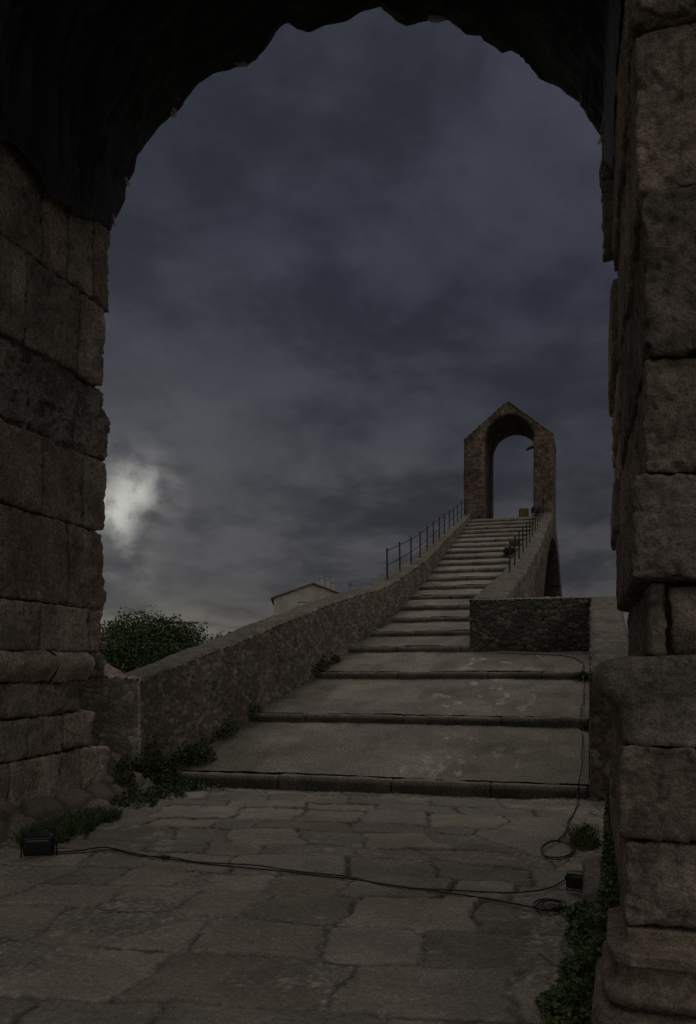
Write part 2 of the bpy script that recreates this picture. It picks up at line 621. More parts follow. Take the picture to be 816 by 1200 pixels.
def build_paving():
    """old flagstones: rows of unequal slabs, worn flat, sunk in trodden earth towards the near end"""
    xs = np.arange(-5.75, 0.62, 0.017)
    ys = np.arange(0.0, 10.42, 0.017)
    X, Y = np.meshgrid(xs, ys, indexing='ij')
    sh = X.shape
    X, Y = X.ravel(), Y.ravel()
    P = np.stack([X, Y, 0 * X], 1)
    wx = X + 0.12 * fbm(P, 1.1, 3, 3) + 0.02 * fbm(P, 6, 2, 4) + 0.18 * Y
    wy = Y + 0.10 * fbm(P, 0.9, 3, 5) + 0.02 * fbm(P, 6, 2, 6) - 0.10 * X
    r = random.Random(12)
    rows = [-2.0]
    while rows[-1] < 12:
        rows.append(rows[-1] + r.uniform(0.40, 0.80) * (1.12 if rows[-1] < 5 else 1))
    rows = np.array(rows)
    ri = np.clip(np.searchsorted(rows, wy) - 1, 0, len(rows) - 2)
    dy = np.minimum(wy - rows[ri], rows[ri + 1] - wy)
    dx = np.zeros_like(X)
    sid = np.zeros_like(X)
    tilt = np.zeros_like(X)
    for k in range(len(rows) - 1):
        m = ri == k
        if not m.any():
            continue
        e = [-8 + r.uniform(0, .6)]
        while e[-1] < 3:
            e.append(e[-1] + r.uniform(0.42, 1.02) * (1.15 if rows[k] < 5 else 1))
        e = np.array(e)
        xi = np.clip(np.searchsorted(e, wx[m]) - 1, 0, len(e) - 2)
        # joints lean a little, each row its own way
        lean = r.uniform(-.25, .25)
        wxx = wx[m] + lean * (wy[m] - rows[k])
        xi = np.clip(np.searchsorted(e, wxx) - 1, 0, len(e) - 2)
        dx[m] = np.minimum(wxx - e[xi], e[xi + 1] - wxx)
        sid[m] = _h(xi.astype(float), np.full(xi.shape, float(k)), np.zeros(xi.shape), 5)
        tx = (wxx - (e[xi] + e[xi + 1]) / 2)
        ty = wy[m] - (rows[k] + rows[k + 1]) / 2
        tilt[m] = (sid[m] - .5) * 0.05 * tx + (((sid[m] * 7.3) % 1) - .5) * 0.06 * ty
    # rounded corners: combine the two edge distances
    R = 0.07
    ex, ey = np.clip(R - dx, 0, None), np.clip(R - dy, 0, None)
    edge = R - np.sqrt(ex ** 2 + ey ** 2)
    edge = edge + 0.011 * fbm(P, 8, 4, 8, .6)
    slab = sstep(-0.004, 0.026, edge)
    h = -0.062 + 0.058 * slab + ((sid * 3.7) % 1 - .5) * 0.018 * slab + tilt * slab
    h += slab * (0.006 * fbm(P, 3, 4, 14) + 0.0030 * fbm(P, 18, 3, 15, .6) - 0.006 * sstep(.3, .5, fbm(P, 4, 4, 16, .6)))
    dirt = -0.034 + 0.015 * fbm(P, 1.4, 4, 31) + 0.005 * fbm(P, 12, 3, 33)
    dirt += 0.013 * sstep(6.6, 4.4, Y + 0.25 * X + 0.5 * fbm(P, 0.8, 3, 35)) + 0.03 * sstep(-4.3, -5.3, X + 0.2 * fbm(P, 2, 3, 2)) \
        + 0.03 * sstep(-0.75, 0.1, X + 0.2 * fbm(P, 2, 3, 7)) + 0.03 * sstep(9.9, 10.35, Y)
    grit = np.clip(fbm(P, 40, 2, 71) + .25 * fbm(P, 3, 2, 72), 0.15, 1) - 0.15
    dirt += 0.012 * grit
    k = sstep(-0.004, 0.006, dirt - h)
    z = np.maximum(h, dirt)
    base = np.array([0.198, 0.176, 0.147])
    tint = np.stack([1 + 0.5 * (sid - .5), 1 + 0.47 * (sid - .5) - 0.03 * ((sid * 5.1) % 1 - .5), 1 + 0.44 * (sid - .5) - 0.10 * ((sid * 5.1) % 1 - .5)], 1)
    pink = (((sid * 13.7) % 1) > 0.88)[:, None]
    cs_ = base * tint * np.where(pink, np.array([1.0, 0.95, 0.92]), 1.0) * (1 + 0.10 * fbm(P, 2.5, 4, 90)[:, None])
    wear = (sstep(0.35, 0.8, fbm(P, 11, 5, 95)) * sstep(0.45, 0.8, fbm(P, 1.3, 2, 96)) * .6)[:, None]
    cs_ = cs_ * (1 - wear) + np.array([0.33, 0.30, 0.27]) * wear
    cd = np.array([0.162, 0.145, 0.122]) * (1 + 0.16 * fbm(P, 3.3, 4, 92)[:, None]) * (1 + 1.1 * grit[:, None])
    joint = (1 - slab)[:, None] * (1 - k)[:, None]
    col = cs_ * (1 - k)[:, None] + cd * k[:, None]
    crack = sstep(0.015, 0.003, np.abs(edge - 0.004))[:, None] * (1 - 0.2 * sstep(6.5, 4.2, Y))[:, None]
    col = lerp(col, np.array([0.045, 0.043, 0.033]), np.clip(joint * 0.75 + 0.9 * crack * (0.55 + .6 * sstep(-.5, .5, fbm(P, 2.4, 3, 61)))[:, None], 0, .95))
    o = obj('paving', np.stack([X, Y, z], 1), gridq(*sh), M['paving'], col=col)
    tag(o, kind='structure', label='worn flagstones trodden into the earth under the great arch')


build_paving()

# ------------------------------------------------------------------ the great arch
ARCH_NEAR, ARCH_FAR = 3.5, 8.95
LX, RX = -5.6, 0.17
arch = thing('stone_arch', (-2.7, 6.2, 0), 'huge dark Roman arch of worn sandstone blocks framing the whole view', 'arch')


def build_left_pier():
    a = Acc()
    courses = [
        (0.06, 0.64, [3.5, 4.7, 5.5, 6.3, 7.30, 8.16, 8.55, 9.12], 0.0),
        (0.64, 1.06, [3.5, 4.4, 5.6, 6.7, 7.60, 8.26, 8.86], 0.0),
        (1.06, 1.43, [3.5, 4.9, 5.8, 6.9, 7.79, 8.58], 0.0),
        (1.75, 2.27, [3.5, 4.3, 5.5, 6.4, 7.81, 8.72, 8.98], 0.0),
        (2.27, 3.20, [3.5, 4.6, 5.9, 6.9, 8.30, 9.04], 0.0),
        (3.20, 4.04, [3.5, 4.3, 5.2, 6.6, 7.81, 8.60, 9.08], 0.01),
        (4.04, 4.90, [3.5, 5.4, 7.1, 9.16], -0.02),
        (4.90, 5.87, [3.5, 4.4, 5.5, 6.7, 7.57, 8.53, 9.05], 0.0),
        (5.87, 6.85, [3.5, 4.9, 6.0, 6.9, 7.85, 8.30, 8.78, 9.16], 0.0)]
    for ci, (z0, z1, ys, dx) in enumerate(courses):
        for k in range(len(ys) - 1):
            sd_ = 100 + ci * 13 + k
            rr = random.Random(sd_)
            near = ys[k + 1] < 6.9
            g = 0.006
            er = ci == 6
            last = k == len(ys) - 2
            block(a, (LX - 0.55, ys[k] + g, z0 + g), (LX + dx + rr.uniform(-.015, .02), ys[k + 1] - g, z1 - g), sd_,
                  r=rr.uniform(.008, .014) + (0.05 if er else 0) + (0.015 if last else 0), res=0.12 if near else (0.03 if er else 0.035),
                  amp=0.045 if er else (0.022 if last else 0.012), rough=er,
                  col=np.array([0.225, 0.170, 0.140]) if ci in (4, 5) and k in (3, 4, 2) else (np.array([0.18, 0.162, 0.14]) if er else stone_col(sd_, 1.2)))
    V, F = box((LX - 0.9, 3.55, -0.3), (LX - 0.05, 8.5, 6.9))
    a.add(V, F, (0.07, 0.062, 0.052))
    # ragged core showing at the broken end just above the moulding
    rr = random.Random(5)
    for k in range(16):
        y, z = rr.uniform(8.72, 9.08), rr.uniform(1.5, 2.6)
        s = rr.uniform(.06, .13)
        block(a, (LX - rr.uniform(.35, .45), y - s, z - s * .7), (LX - rr.uniform(.0, .06), y + s, z + s * .7), 400 + k, r=.05, res=.03, amp=.03)
    return a.out('pier', M['stone'], arch)


def sweep(path, normals, profile, col, amp, seed, res=0.05):
    """profile = (z, outward offset) pairs swept along a path of (x, y) with outward normals"""
    P = np.asarray(path, float)
    N = np.asarray(normals, float)
    pr = np.asarray(profile, float)
    t = np.concatenate([[0], np.cumsum(np.linalg.norm(np.diff(pr, axis=0), axis=1))])
    tt = np.linspace(0, t[-1], int(t[-1] / res) + 2)
    pz, po = np.interp(tt, t, pr[:, 0]), np.interp(tt, t, pr[:, 1])
    s = np.concatenate([[0], np.cumsum(np.linalg.norm(np.diff(P, axis=0), axis=1))])
    ss = np.linspace(0, s[-1], int(s[-1] / res) + 2)
    X, Y = np.interp(ss, s, P[:, 0]), np.interp(ss, s, P[:, 1])
    NX, NY = np.interp(ss, s, N[:, 0]), np.interp(ss, s, N[:, 1])
    V = np.stack([X[:, None] + NX[:, None] * po, Y[:, None] + NY[:, None] * po, np.tile(pz, (len(ss), 1))], -1).reshape(-1, 3)
    V0 = V.copy()
    V = V + vfbm(V0, 5, 4, seed) * amp
    k = np.asarray(col) * (1 + .2 * fbm(V0, 2.5, 3, seed)[:, None])
    return V, gridq(len(ss), len(tt)), k


def build_left_moulding(pier):
    a = Acc()
    prof = [(1.43, -0.08), (1.43, 0.03), (1.46, 0.04), (1.50, 0.08), (1.56, 0.12), (1.63, 0.135), (1.70, 0.11), (1.75, 0.03), (1.755, -0.2)]
    ys = [3.5, 4.7, 5.9, 6.9, 7.93, 8.66]
    for k in range(len(ys) - 1):
        y0, y1 = ys[k] + .006, ys[k + 1] - .006
        end = k == len(ys) - 2
        path = [(LX, y0), (LX, y1 - (.14 if end else 0))]
        nor = [(1, 0), (1, 0)]
        if end:
            path += [(LX - .02, y1), (LX - .4, y1 + 0.005)]
            nor += [(.6, .75), (0, .7)]
        V, F, K = sweep(path, nor, prof, stone_col(900 + k, 1.2), 0.016, 31 + k, 0.03 if k > 2 else .1)
        a.add(V, F[:, ::-1], K)
    a.out('moulding', M['stone'], pier)


def build_footing(pier):
    """low rubble footing sloping out from the foot of the left pier"""
    ys = np.arange(3.4, 9.75, 0.03)
    us = np.linspace(0, 1, 36)
    Y, U = np.meshgrid(ys, us, indexing='ij')
    Yf, Uf = Y.ravel(), U.ravel()
    wid = 0.62 + 0.14 * fbm(np.stack([Yf, 0 * Yf, 0 * Yf], 1), 0.9, 3, 51) - 0.25 * sstep(8.2, 9.6, Yf)
    X = LX - 0.06 + Uf * wid
    z = 0.24 * (1 - Uf ** 1.6) - 0.06 * Uf
    V = np.stack([X, Yf, z], 1)
    f1, f2, idv = worley(V * np.array([2.8, 1.9, 4.0]), 8)
    e = sstep(0.02, 0.22, f2 - f1)
    V[:, 2] += (e - .4) * 0.06 * (1 - Uf * .5) + 0.03 * fbm(V, 4, 4, 52)
    col = np.array([0.165, 0.140, 0.118]) * (0.75 + 0.5 * idv)[:, None] * (0.55 + .45 * e)[:, None]
    obj('footing', V, gridq(len(ys), len(us))[:, ::-1], M['rubble'], pier, col)


def build_right_pier():
    a = Acc()
    F0 = ARCH_NEAR
    co = [  # z0, z1, corner X, joints along the passage, joints along the front, front offset
        (0.58, 0.91, 0.125, [3.5, 4.4, 5.6], [0.9, 1.7], 0.0),
        (0.91, 1.29, 0.115, [3.5, 4.8, 5.6], [0.75, 1.7], -0.005),
        (1.63, 1.925, 0.215, [3.5, 5.6], [0.285, 0.8, 1.7], 0.05),
        (1.925, 2.34, 0.150, [3.5, 4.3, 5.6], [0.95, 1.7], -0.02),
        (2.34, 2.80, 0.200, [3.5, 5.0, 5.6], [0.8, 1.7], 0.01),
        (2.80, 3.43, 0.190, [3.5, 4.5, 5.6], [1.0, 1.7], -0.015),
        (3.43, 4.06, 0.165, [3.5, 4.9, 5.6], [0.7, 1.7], 0.0),
        (4.06, 4.70, 0.150, [3.5, 4.4, 5.6], [0.9, 1.7], -0.06),
        (4.70, 5.40, 0.170, [3.5, 5.0, 5.6], [1.1, 1.7], 0.0),
        (5.40, 6.10, 0.170, [3.5, 4.6, 5.6], [0.8, 1.7], 0.0),
        (6.10, 6.85, 0.170, [3.5, 4.9, 5.6], [1.0, 1.7], 0.0)]
    g = 0.003
    for ci, (z0, z1, x0, ys, xs, fo) in enumerate(co):
        fine = z1 < 4.8
        for k in range(len(ys) - 1):
            for j in range(len(xs)):
                if k > 0 and j > 0:
                    continue
                xa = x0 if j == 0 else xs[j - 1]
                rr = random.Random(ci * 31 + k * 7 + j)
                xx = xa + g + (rr.uniform(-.008, .008) if k else 0)
                block(a, (xx, ys[k] + g + (fo if k == 0 else 0), z0 + g), (xs[j] - g, ys[k + 1] - g, z1 - g), 600 + ci * 17 + k * 5 + j,
                      r=rr.uniform(.008, .014), res=(0.013 if (k == 0 and j == 0) else .05) if fine else 0.12,
                      amp=0.011 if not (ci == 2 and j == 1) else 0.022, rough=(ci == 2 and j == 1),
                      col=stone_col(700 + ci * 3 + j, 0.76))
    V, F = box((0.27, 3.62, -0.2), (1.75, 5.5, 6.9))
    a.add(V, F, (0.07, 0.06, 0.05))
    for k, (y0, y1) in enumerate(((3.98, 4.75), (4.75, 5.6))):
        block(a, (0.155 + .01 * k, y0 + g, -.1), (.7, y1 - g, .578), 590 + k, r=.02, res=.03, amp=.012)
    # the ragged inner leaf beyond, thinner and eroded
    far = [(2.70, 3.12, 0.19), (3.12, 3.55, 0.235), (3.55, 4.05, 0.225), (4.05, 4.74, 0.170), (4.74, 5.2, 0.265), (5.2, 5.62, 0.262), (5.62, 6.12, 0.125), (6.12, 6.75, 0.110)]
    for k, (z0, z1, x0) in enumerate(far):
        rough = k in (2, 6, 7)
        ys = [5.6, 8.25 if k > 5 else 7.2, 8.9 - (0.25 if k == 0 else 0)]
        for j in range(2):
            block(a, (x0 + ((0.15 if k > 5 else .05) if j == 0 and k in (0, 3, 6, 7) else 0), ys[j] + g, z0 + g), (1.2, ys[j + 1] - g, z1 - g), 820 + k * 3 + j, r=.025, res=0.045,
                  amp=0.03 if rough else 0.012, rough=rough)
    # lower part of the inner leaf, cut back behind the parapet
    block(a, (0.55, 5.6, 0.0), (1.2, 8.9, 2.2), 871, r=.05, res=.08, amp=.03)
    block(a, (0.40, 5.6, 2.2), (1.2, 8.6, 2.7), 872, r=.08, res=.06, amp=.03)
    pier = a.out('pier', M['stone'], arch)
    b = Acc()
    prof = [(1.292, -0.1), (1.294, 0.0), (1.36, 0.012), (1.43, 0.02), (1.455, 0.05), (1.50, 0.10), (1.56, 0.112), (1.605, 0.085), (1.632, 0.02), (1.636, -0.25)]
    path = [(0.125, 5.62), (0.125, 3.60), (0.135, 3.56), (0.165, 3.53), (0.30, 3.52), (1.7, 3.52)]
    nor = [(-1, 0), (-1, 0), (-.9, -.25), (-.5, -.2), (-.05, -.1), (0, -.1)]
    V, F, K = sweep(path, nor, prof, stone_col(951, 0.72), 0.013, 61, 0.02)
    b.add(V, F[:, ::-1], K)
    b.out('moulding', M['stone'], pier)
    c = Acc()
    prof = [(z_, o_ * .86) for z_, o_ in [(-.15, .155), (.20, .155), (.255, .15), (.285, .135), (.296, .10), (.300, .066), (.318, .066), (.322, .105), (.345, .112), (.366, .104), (.372, .075), (.40, .058), (.43, .05), (.462, .05), (.466, .085), (.512, .085), (.518, .004), (.574, .0), (.579, -.2)]]
    path = [(0.30, 4.03), (0.17, 4.02), (0.14, 3.97), (0.135, 3.53), (0.14, 3.50), (0.17, 3.49), (1.7, 3.49)]
    nor = [(0, .6), (-.3, .6), (-.9, .3), (-1, -.15), (-.85, -1.0), (-.25, -1.6), (0, -1.7)]
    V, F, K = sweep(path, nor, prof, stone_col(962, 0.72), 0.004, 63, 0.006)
    c.add(V, F[:, ::-1], K)
    c.out('base', M['stone'], pier)


EC, EA, EB, EZ = -2.72, 2.92, 2.50, 6.72


def build_vault():
    """the barrel of the arch and the masonry over it"""
    ph = np.linspace(math.pi, 0, 64)
    inn = np.stack([EC + EA * np.cos(ph), EZ + EB * np.sin(ph)], 1)
    out = np.stack([np.linspace(-8.5, 3.0, 64), np.full(64, 11.2)], 1)
    out[0] = (-8.5, 6.86)
    out[-1] = (3.0, 6.86)
    out[1] = (-8.5, 11.2)
    out[-2] = (3.0, 11.2)
    ring = []
    for k in np.linspace(0, 1, 8):
        ring.append(np.stack([lerp(inn[:, 0], out[:, 0], k), np.full(64, ARCH_NEAR), lerp(inn[:, 1], out[:, 1], k)], 1))
    for k in np.linspace(1, 0, 8):
        ring.append(np.stack([lerp(inn[:, 0], out[:, 0], k), np.full(64, ARCH_FAR), lerp(inn[:, 1], out[:, 1], k)], 1))
    for y in np.linspace(ARCH_FAR, ARCH_NEAR, 24)[1:-1]:
        ring.append(np.stack([inn[:, 0], np.full(64, y), inn[:, 1]], 1))
    V = np.stack(ring, 1)
    n = V.shape[1]
    V = V.reshape(-1, 3)
    V = V + vfbm(V, 2, 3, 77) * 0.02
    obj('vault', V, gridq(64, n, True), M['masonry'], arch)
    # outer flanks of the piers, hidden from the photograph's side
    for s, (x0, x1) in enumerate(((-8.5, -6.3), (1.2, 3.0))):
        V, F = rounded((x0, 3.6, -0.3), (x1, 8.85, 6.86), .05, .4)
        obj('flank', V, F, M['masonry'], arch)


lp = build_left_pier()
build_left_moulding(lp)
build_footing(lp)
build_right_pier()
build_vault()


def build_netting():
    edge_px = [(131, 270), (150, 215), (165, 180), (195, 137), (209, 126), (235, 95), (268, 82), (292, 74), (306, 64), (333, 29), (352, 31), (380, 30),
               (437, 11), (449, 15), (470, 28), (482, 28), (520, 22), (545, 35), (565, 36), (581, 52), (600, 62), (625, 76), (645, 95), (660, 106), (676, 120), (690, 137), (703, 155), (713, 183)]
    E = np.array([at(x, y, Y=9.2) for x, y in edge_px])[:, [0, 2]]
    E = smooth_path(E, 27 * 9)
    E = E + 0.022 * vfbm(np.column_stack([E, 0 * E[:, 0]]), 5.0, 3, 4)[:, :2] * sstep(0, .08, np.linspace(0, 1, len(E)) * np.linspace(1, 0, len(E)) * 4)[:, None]
    d = np.concatenate([[0], np.cumsum(np.linalg.norm(np.diff(E, axis=0), axis=1))])
    d /= d[-1]
    nu = 420
    u = np.linspace(0, 1, nu)
    far = np.stack([np.interp(u, d, E[:, 0]), np.interp(u, d, E[:, 1])], 1)
    ph = math.pi * (1 - u)
    ca, sa = np.cos(ph), np.sin(ph)
    smo = np.stack([EC + (EA - .16 + .10 * sstep(.7, 1, u)) * ca, EZ - .10 + (EB - .12) * sa], 1)
    # loose bottom hem on the left
    rowsY, prof = [], []
    ny = 220
    vv = np.linspace(0, 1, ny)
    V = []
    for k, v in enumerate(vv):
        y = lerp(9.2, 3.6, v)
        w = math.exp(-((v * 5.6) / 0.75) ** 2)
        c2 = far * w + smo * (1 - w)
        P = np.stack([u * 13, np.full(nu, v * 2.2), np.zeros(nu)], 1)
        warp = 0.5 * fbm(P * np.array([.35, 1.5, 1]), 1.0, 2, 11)
        Q = np.stack([u * 7 + warp * 1.2, v * 20 + 3.0 * np.abs(u - .5) + warp * 1.5, np.full(nu, 3.0)], 1)
        ridge = (1 - np.clip(np.abs(fbm(Q, 1.0, 3, 13)) * 1.6, 0, 1)) ** 1.5
        fine = fbm(np.stack([u * 12 + warp * 3, v * 62 + warp * 4, np.full(nu, 1.0)], 1), 1.0, 2, 19)
        sag = 0.15 * np.clip(ridge, 0, 1) + 0.045 * fine
        sag *= 0.35 + 0.65 * (1 - w)
        sag *= sstep(0, 0.04, u) * sstep(1, .96, u) * .8 + .2
        inward = np.stack([-ca, -sa], 1)
        c2 = c2 + inward * sag[:, None]
        hem = sstep(0.06, 0.0, u) * 0.14 * fbm(np.stack([np.full(nu, v * 9), np.zeros(nu), np.zeros(nu)], 1), 1.0, 3, 15) * (1 - w)
        row = np.stack([c2[:, 0], np.full(nu, y) + 0.02 * fine, c2[:, 1] + hem], 1)
        # the loose end hanging down the inner face of the right pier
        nh = 40
        t = np.linspace(0, 1, nh + 1)[1:]
        zb = float(np.interp(y, [3.6, 5.6, 8.3, 9.2], [4.9, 4.7, 6.3, 6.70]))
        fold = fbm(np.stack([t * 1.5, np.full(nh, v * 34), np.full(nh, 2.0)], 1), 1.0, 3, 29)
        hx = lerp(row[-1, 0], .150, sstep(0, .3, t)) - .014 * (1 + fold) * sstep(0, .2, t)
        V.append(np.concatenate([row, np.stack([hx, np.full(nh, y), lerp(row[-1, 2], min(zb, row[-1, 2] - .01), t)], 1)]))
    # the hem turns up over the outer arris
    outer = []
    for k, (dy, up) in enumerate(((0.16, .55), (0.12, .25), (0.05, .06))):
        p = V[0].copy()
        ce, se = np.concatenate([ca, np.ones(40)]), np.concatenate([sa, np.zeros(40)])
        p[:, 0] += up * ce
        p[:, 2] += up * se * .9 + up * .1
        p[:, 1] += dy
        outer.append(p)
    V = outer + V
    n = len(V)
    V = np.concatenate(V)
    loc = (EC, 6.5, EZ)
    o = obj('shade_netting', V, gridq(n, nu + 40), M['cloth'], loc=loc)
    so = o.modifiers.new('thickness', 'SOLIDIFY')
    so.thickness = 0.008
    tag(o, 'black netting draped in folds under the whole curve of the great arch', 'netting')
    # torn pale scraps showing along the hem
    for k, (px, py, w, h) in enumerate([(203, 131, 9, 5), (134, 258, 4, 9), (149, 212, 4, 7), (512, 21, 18, 4), (606, 51, 13, 9), (687, 118, 5, 13), (708, 160, 4, 12), (282, 74, 14, 3)]):
        c0 = at(px + (424 - px) * .003, py + 1, Y=9.12)
        r = random.Random(k)
        sc = 0.0115
        na = 9
        gx, gz = np.meshgrid(np.linspace(-.5, .5, na), np.linspace(-.5, .5, na), indexing='ij')
        gx, gz = gx.ravel(), gz.ravel()
        ang = {0: .5, 4: -.6, 6: -1.0, 8: -.3}.get(k, r.uniform(-.3, .3))
        sh = 1 - 0.55 * np.abs(gz * 2) ** 1.5
        lx, lz = gx * w * sc * sh, gz * h * sc
        V = np.stack([lx * math.cos(ang) - lz * math.sin(ang), 0.02 * fbm(np.stack([gx * 3, gz * 3, gx * 0 + k], 1), 1, 2, k) - 1.1 * (lx * math.sin(ang) + lz * math.cos(ang)), lx * math.sin(ang) + lz * math.cos(ang)], 1)
        s = obj('torn_scrap', V + c0, gridq(na, na), M['lining'], o)
        s['label'] = 'torn pale scrap of lining'
        s.modifiers.new('thickness', 'SOLIDIFY').thickness = 0.004


build_netting()

# ------------------------------------------------------------------ the bridge
STEPS = [(10.4, 0.0, 0.145), (12.8, 0.70, 0.11), (15.4, 1.35, 0.11)] + [(17.4 + 1.311 * k, 1.88 + 0.373 * k, 0.105) for k in range(18)]
DECK_Y = [10.4, 12.8, 15.4, 17.4, 41.0, 45.2, 72.0]
DECK_Z = [0.0, 0.70, 1.35, 1.88, 8.60, 8.60, 1.0]
WALL_Y = [10.38, 11.4, 12.8, 15.4, 17.4, 20.0, 25.0, 32.0, 41.0, 72.0]
WALL_X = [-5.87, -5.62, -5.30, -5.02, -4.92, -4.62, -4.72, -5.08, -5.50, -5.5]
LTOP_Y = [10.38, 11.75, 13.5, 16.0, 19.3, 22, 25, 30, 36, 41]
LTOP_Z = [1.42, 1.80, 2.25, 2.80, 3.40, 4.02, 4.72, 6.02, 7.55, 8.85]


def floor(Y):
    return np.interp(Y, DECK_Y, DECK_Z)


def wall_in(Y):
    return np.interp(Y, WALL_Y, WALL_X)


bridge = thing('stone_bridge', (-2.5, 24, 0), 'steep old stone footbridge climbing in long shallow steps to a gabled gateway', 'bridge')


def wall(inner, outer, zbot, ztop, name, mat, parent, size=0.15, amp=0.03, res=0.04, base=(0.17, 0.148, 0.125), topcol=(0.19, 0.168, 0.143), seed=1, ntop=8, mortar=0.5, loc=None, caps=True):
    """a rubble wall: section runs up the inner face, over the top and down the outer face"""
    I, O = np.asarray(inner, float), np.asarray(outer, float)
    zb, zt = np.asarray(zbot, float), np.asarray(ztop, float)
    n = len(I)
    hm = float((zt - zb).mean())
    nh = max(3, int(hm / res))
    th = np.linalg.norm(O - I, axis=1).mean()
    nt = max(ntop, int(th / res))
    U = (I - O) / np.linalg.norm(I - O, axis=1, keepdims=True)
    V, N, T = [], [], []
    for k in range(nh):
        f = k / nh
        V.append(np.column_stack([I, lerp(zb, zt, f)]))
        N.append(np.column_stack([U, np.zeros(n)]))
        T.append(np.zeros(n))
    for k in range(nt + 1):
        f = k / nt
        q = lerp(I, O, f)
        e = min(f, 1 - f)
        V.append(np.column_stack([q, zt - 0.05 * max(0, 1 - e / .12) ** 2]))
        nn = np.column_stack([U * (1 - 2 * f) * (1 if e < .12 else 0), np.ones(n)])
        N.append(nn / np.linalg.norm(nn, axis=1, keepdims=True))
        T.append(np.full(n, 1.0 if e > .05 else .4))
    for k in range(nh):
        f = (nh - 1 - k) / nh
        V.append(np.column_stack([O, lerp(zb, zt, f)]))
        N.append(np.column_stack([-U, np.zeros(n)]))
        T.append(np.zeros(n))
    m = len(V)
    V = np.stack(V, 1).reshape(-1, 3)
    N = np.stack(N, 1).reshape(-1, 3)
    T = np.stack(T, 1).ravel()
    F = gridq(n, m)
    # close the two ends with a lattice between inner and outer columns
    Fs = [F]
    if caps:
        for i, d in ((0, -1), (n - 1, 1)):
            tdir = (I[1] - I[0]) if i == 0 else (I[-1] - I[-2])
            tdir = np.array([*(tdir / np.linalg.norm(tdir)), 0]) * d
            col_in = i * m + np.arange(nh + 1)
            col_out = i * m + (m - 1 - np.arange(nh + 1))
            cols = []
            for k in range(nt + 1):
                if k == 0:
                    cols.append(col_in)
                elif k == nt:
                    cols.append(col_out)
                else:
                    f = k / nt
                    ids = len(V) + np.arange(nh)
                    q = lerp(V[col_in[:nh]], V[col_out[:nh]], f)
                    V = np.concatenate([V, q])
                    N = np.concatenate([N, np.tile(tdir, (nh, 1))])
                    T = np.concatenate([T, np.zeros(nh)])
                    cols.append(np.append(ids, i * m + nh + k))
            cols = np.array(cols)
            q = np.stack([cols[:-1, :-1], cols[1:, :-1], cols[1:, 1:], cols[:-1, 1:]], -1).reshape(-1, 4)
            Fs.append(q if d < 0 else q[:, ::-1])
    F = np.concatenate(Fs)
    Q = V * np.array([1, 1, 1.25]) / size + vfbm(V, 3, 2, seed) * 0.35
    f1, f2, idv = worley(Q, seed)
    e = sstep(0.02, 0.17, f2 - f1)
    disp = (e - .6) * amp * (0.5 + 0.9 * idv) * (1 - .6 * T) + amp * .4 * fbm(V, 2.2, 4, seed + 3) + amp * .3 * fbm(V, 14, 3, seed + 4)
    hue = ((idv * 7.7) % 1)[:, None]
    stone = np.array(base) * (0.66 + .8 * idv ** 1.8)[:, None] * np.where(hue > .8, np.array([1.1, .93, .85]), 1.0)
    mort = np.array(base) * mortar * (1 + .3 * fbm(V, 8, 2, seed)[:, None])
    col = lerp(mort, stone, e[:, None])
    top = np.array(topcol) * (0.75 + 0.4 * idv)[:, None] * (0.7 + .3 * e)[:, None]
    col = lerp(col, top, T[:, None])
    V2 = V + N * disp[:, None]
    return obj(name, V2, F[:, ::-1], mat, parent, col, loc=loc)


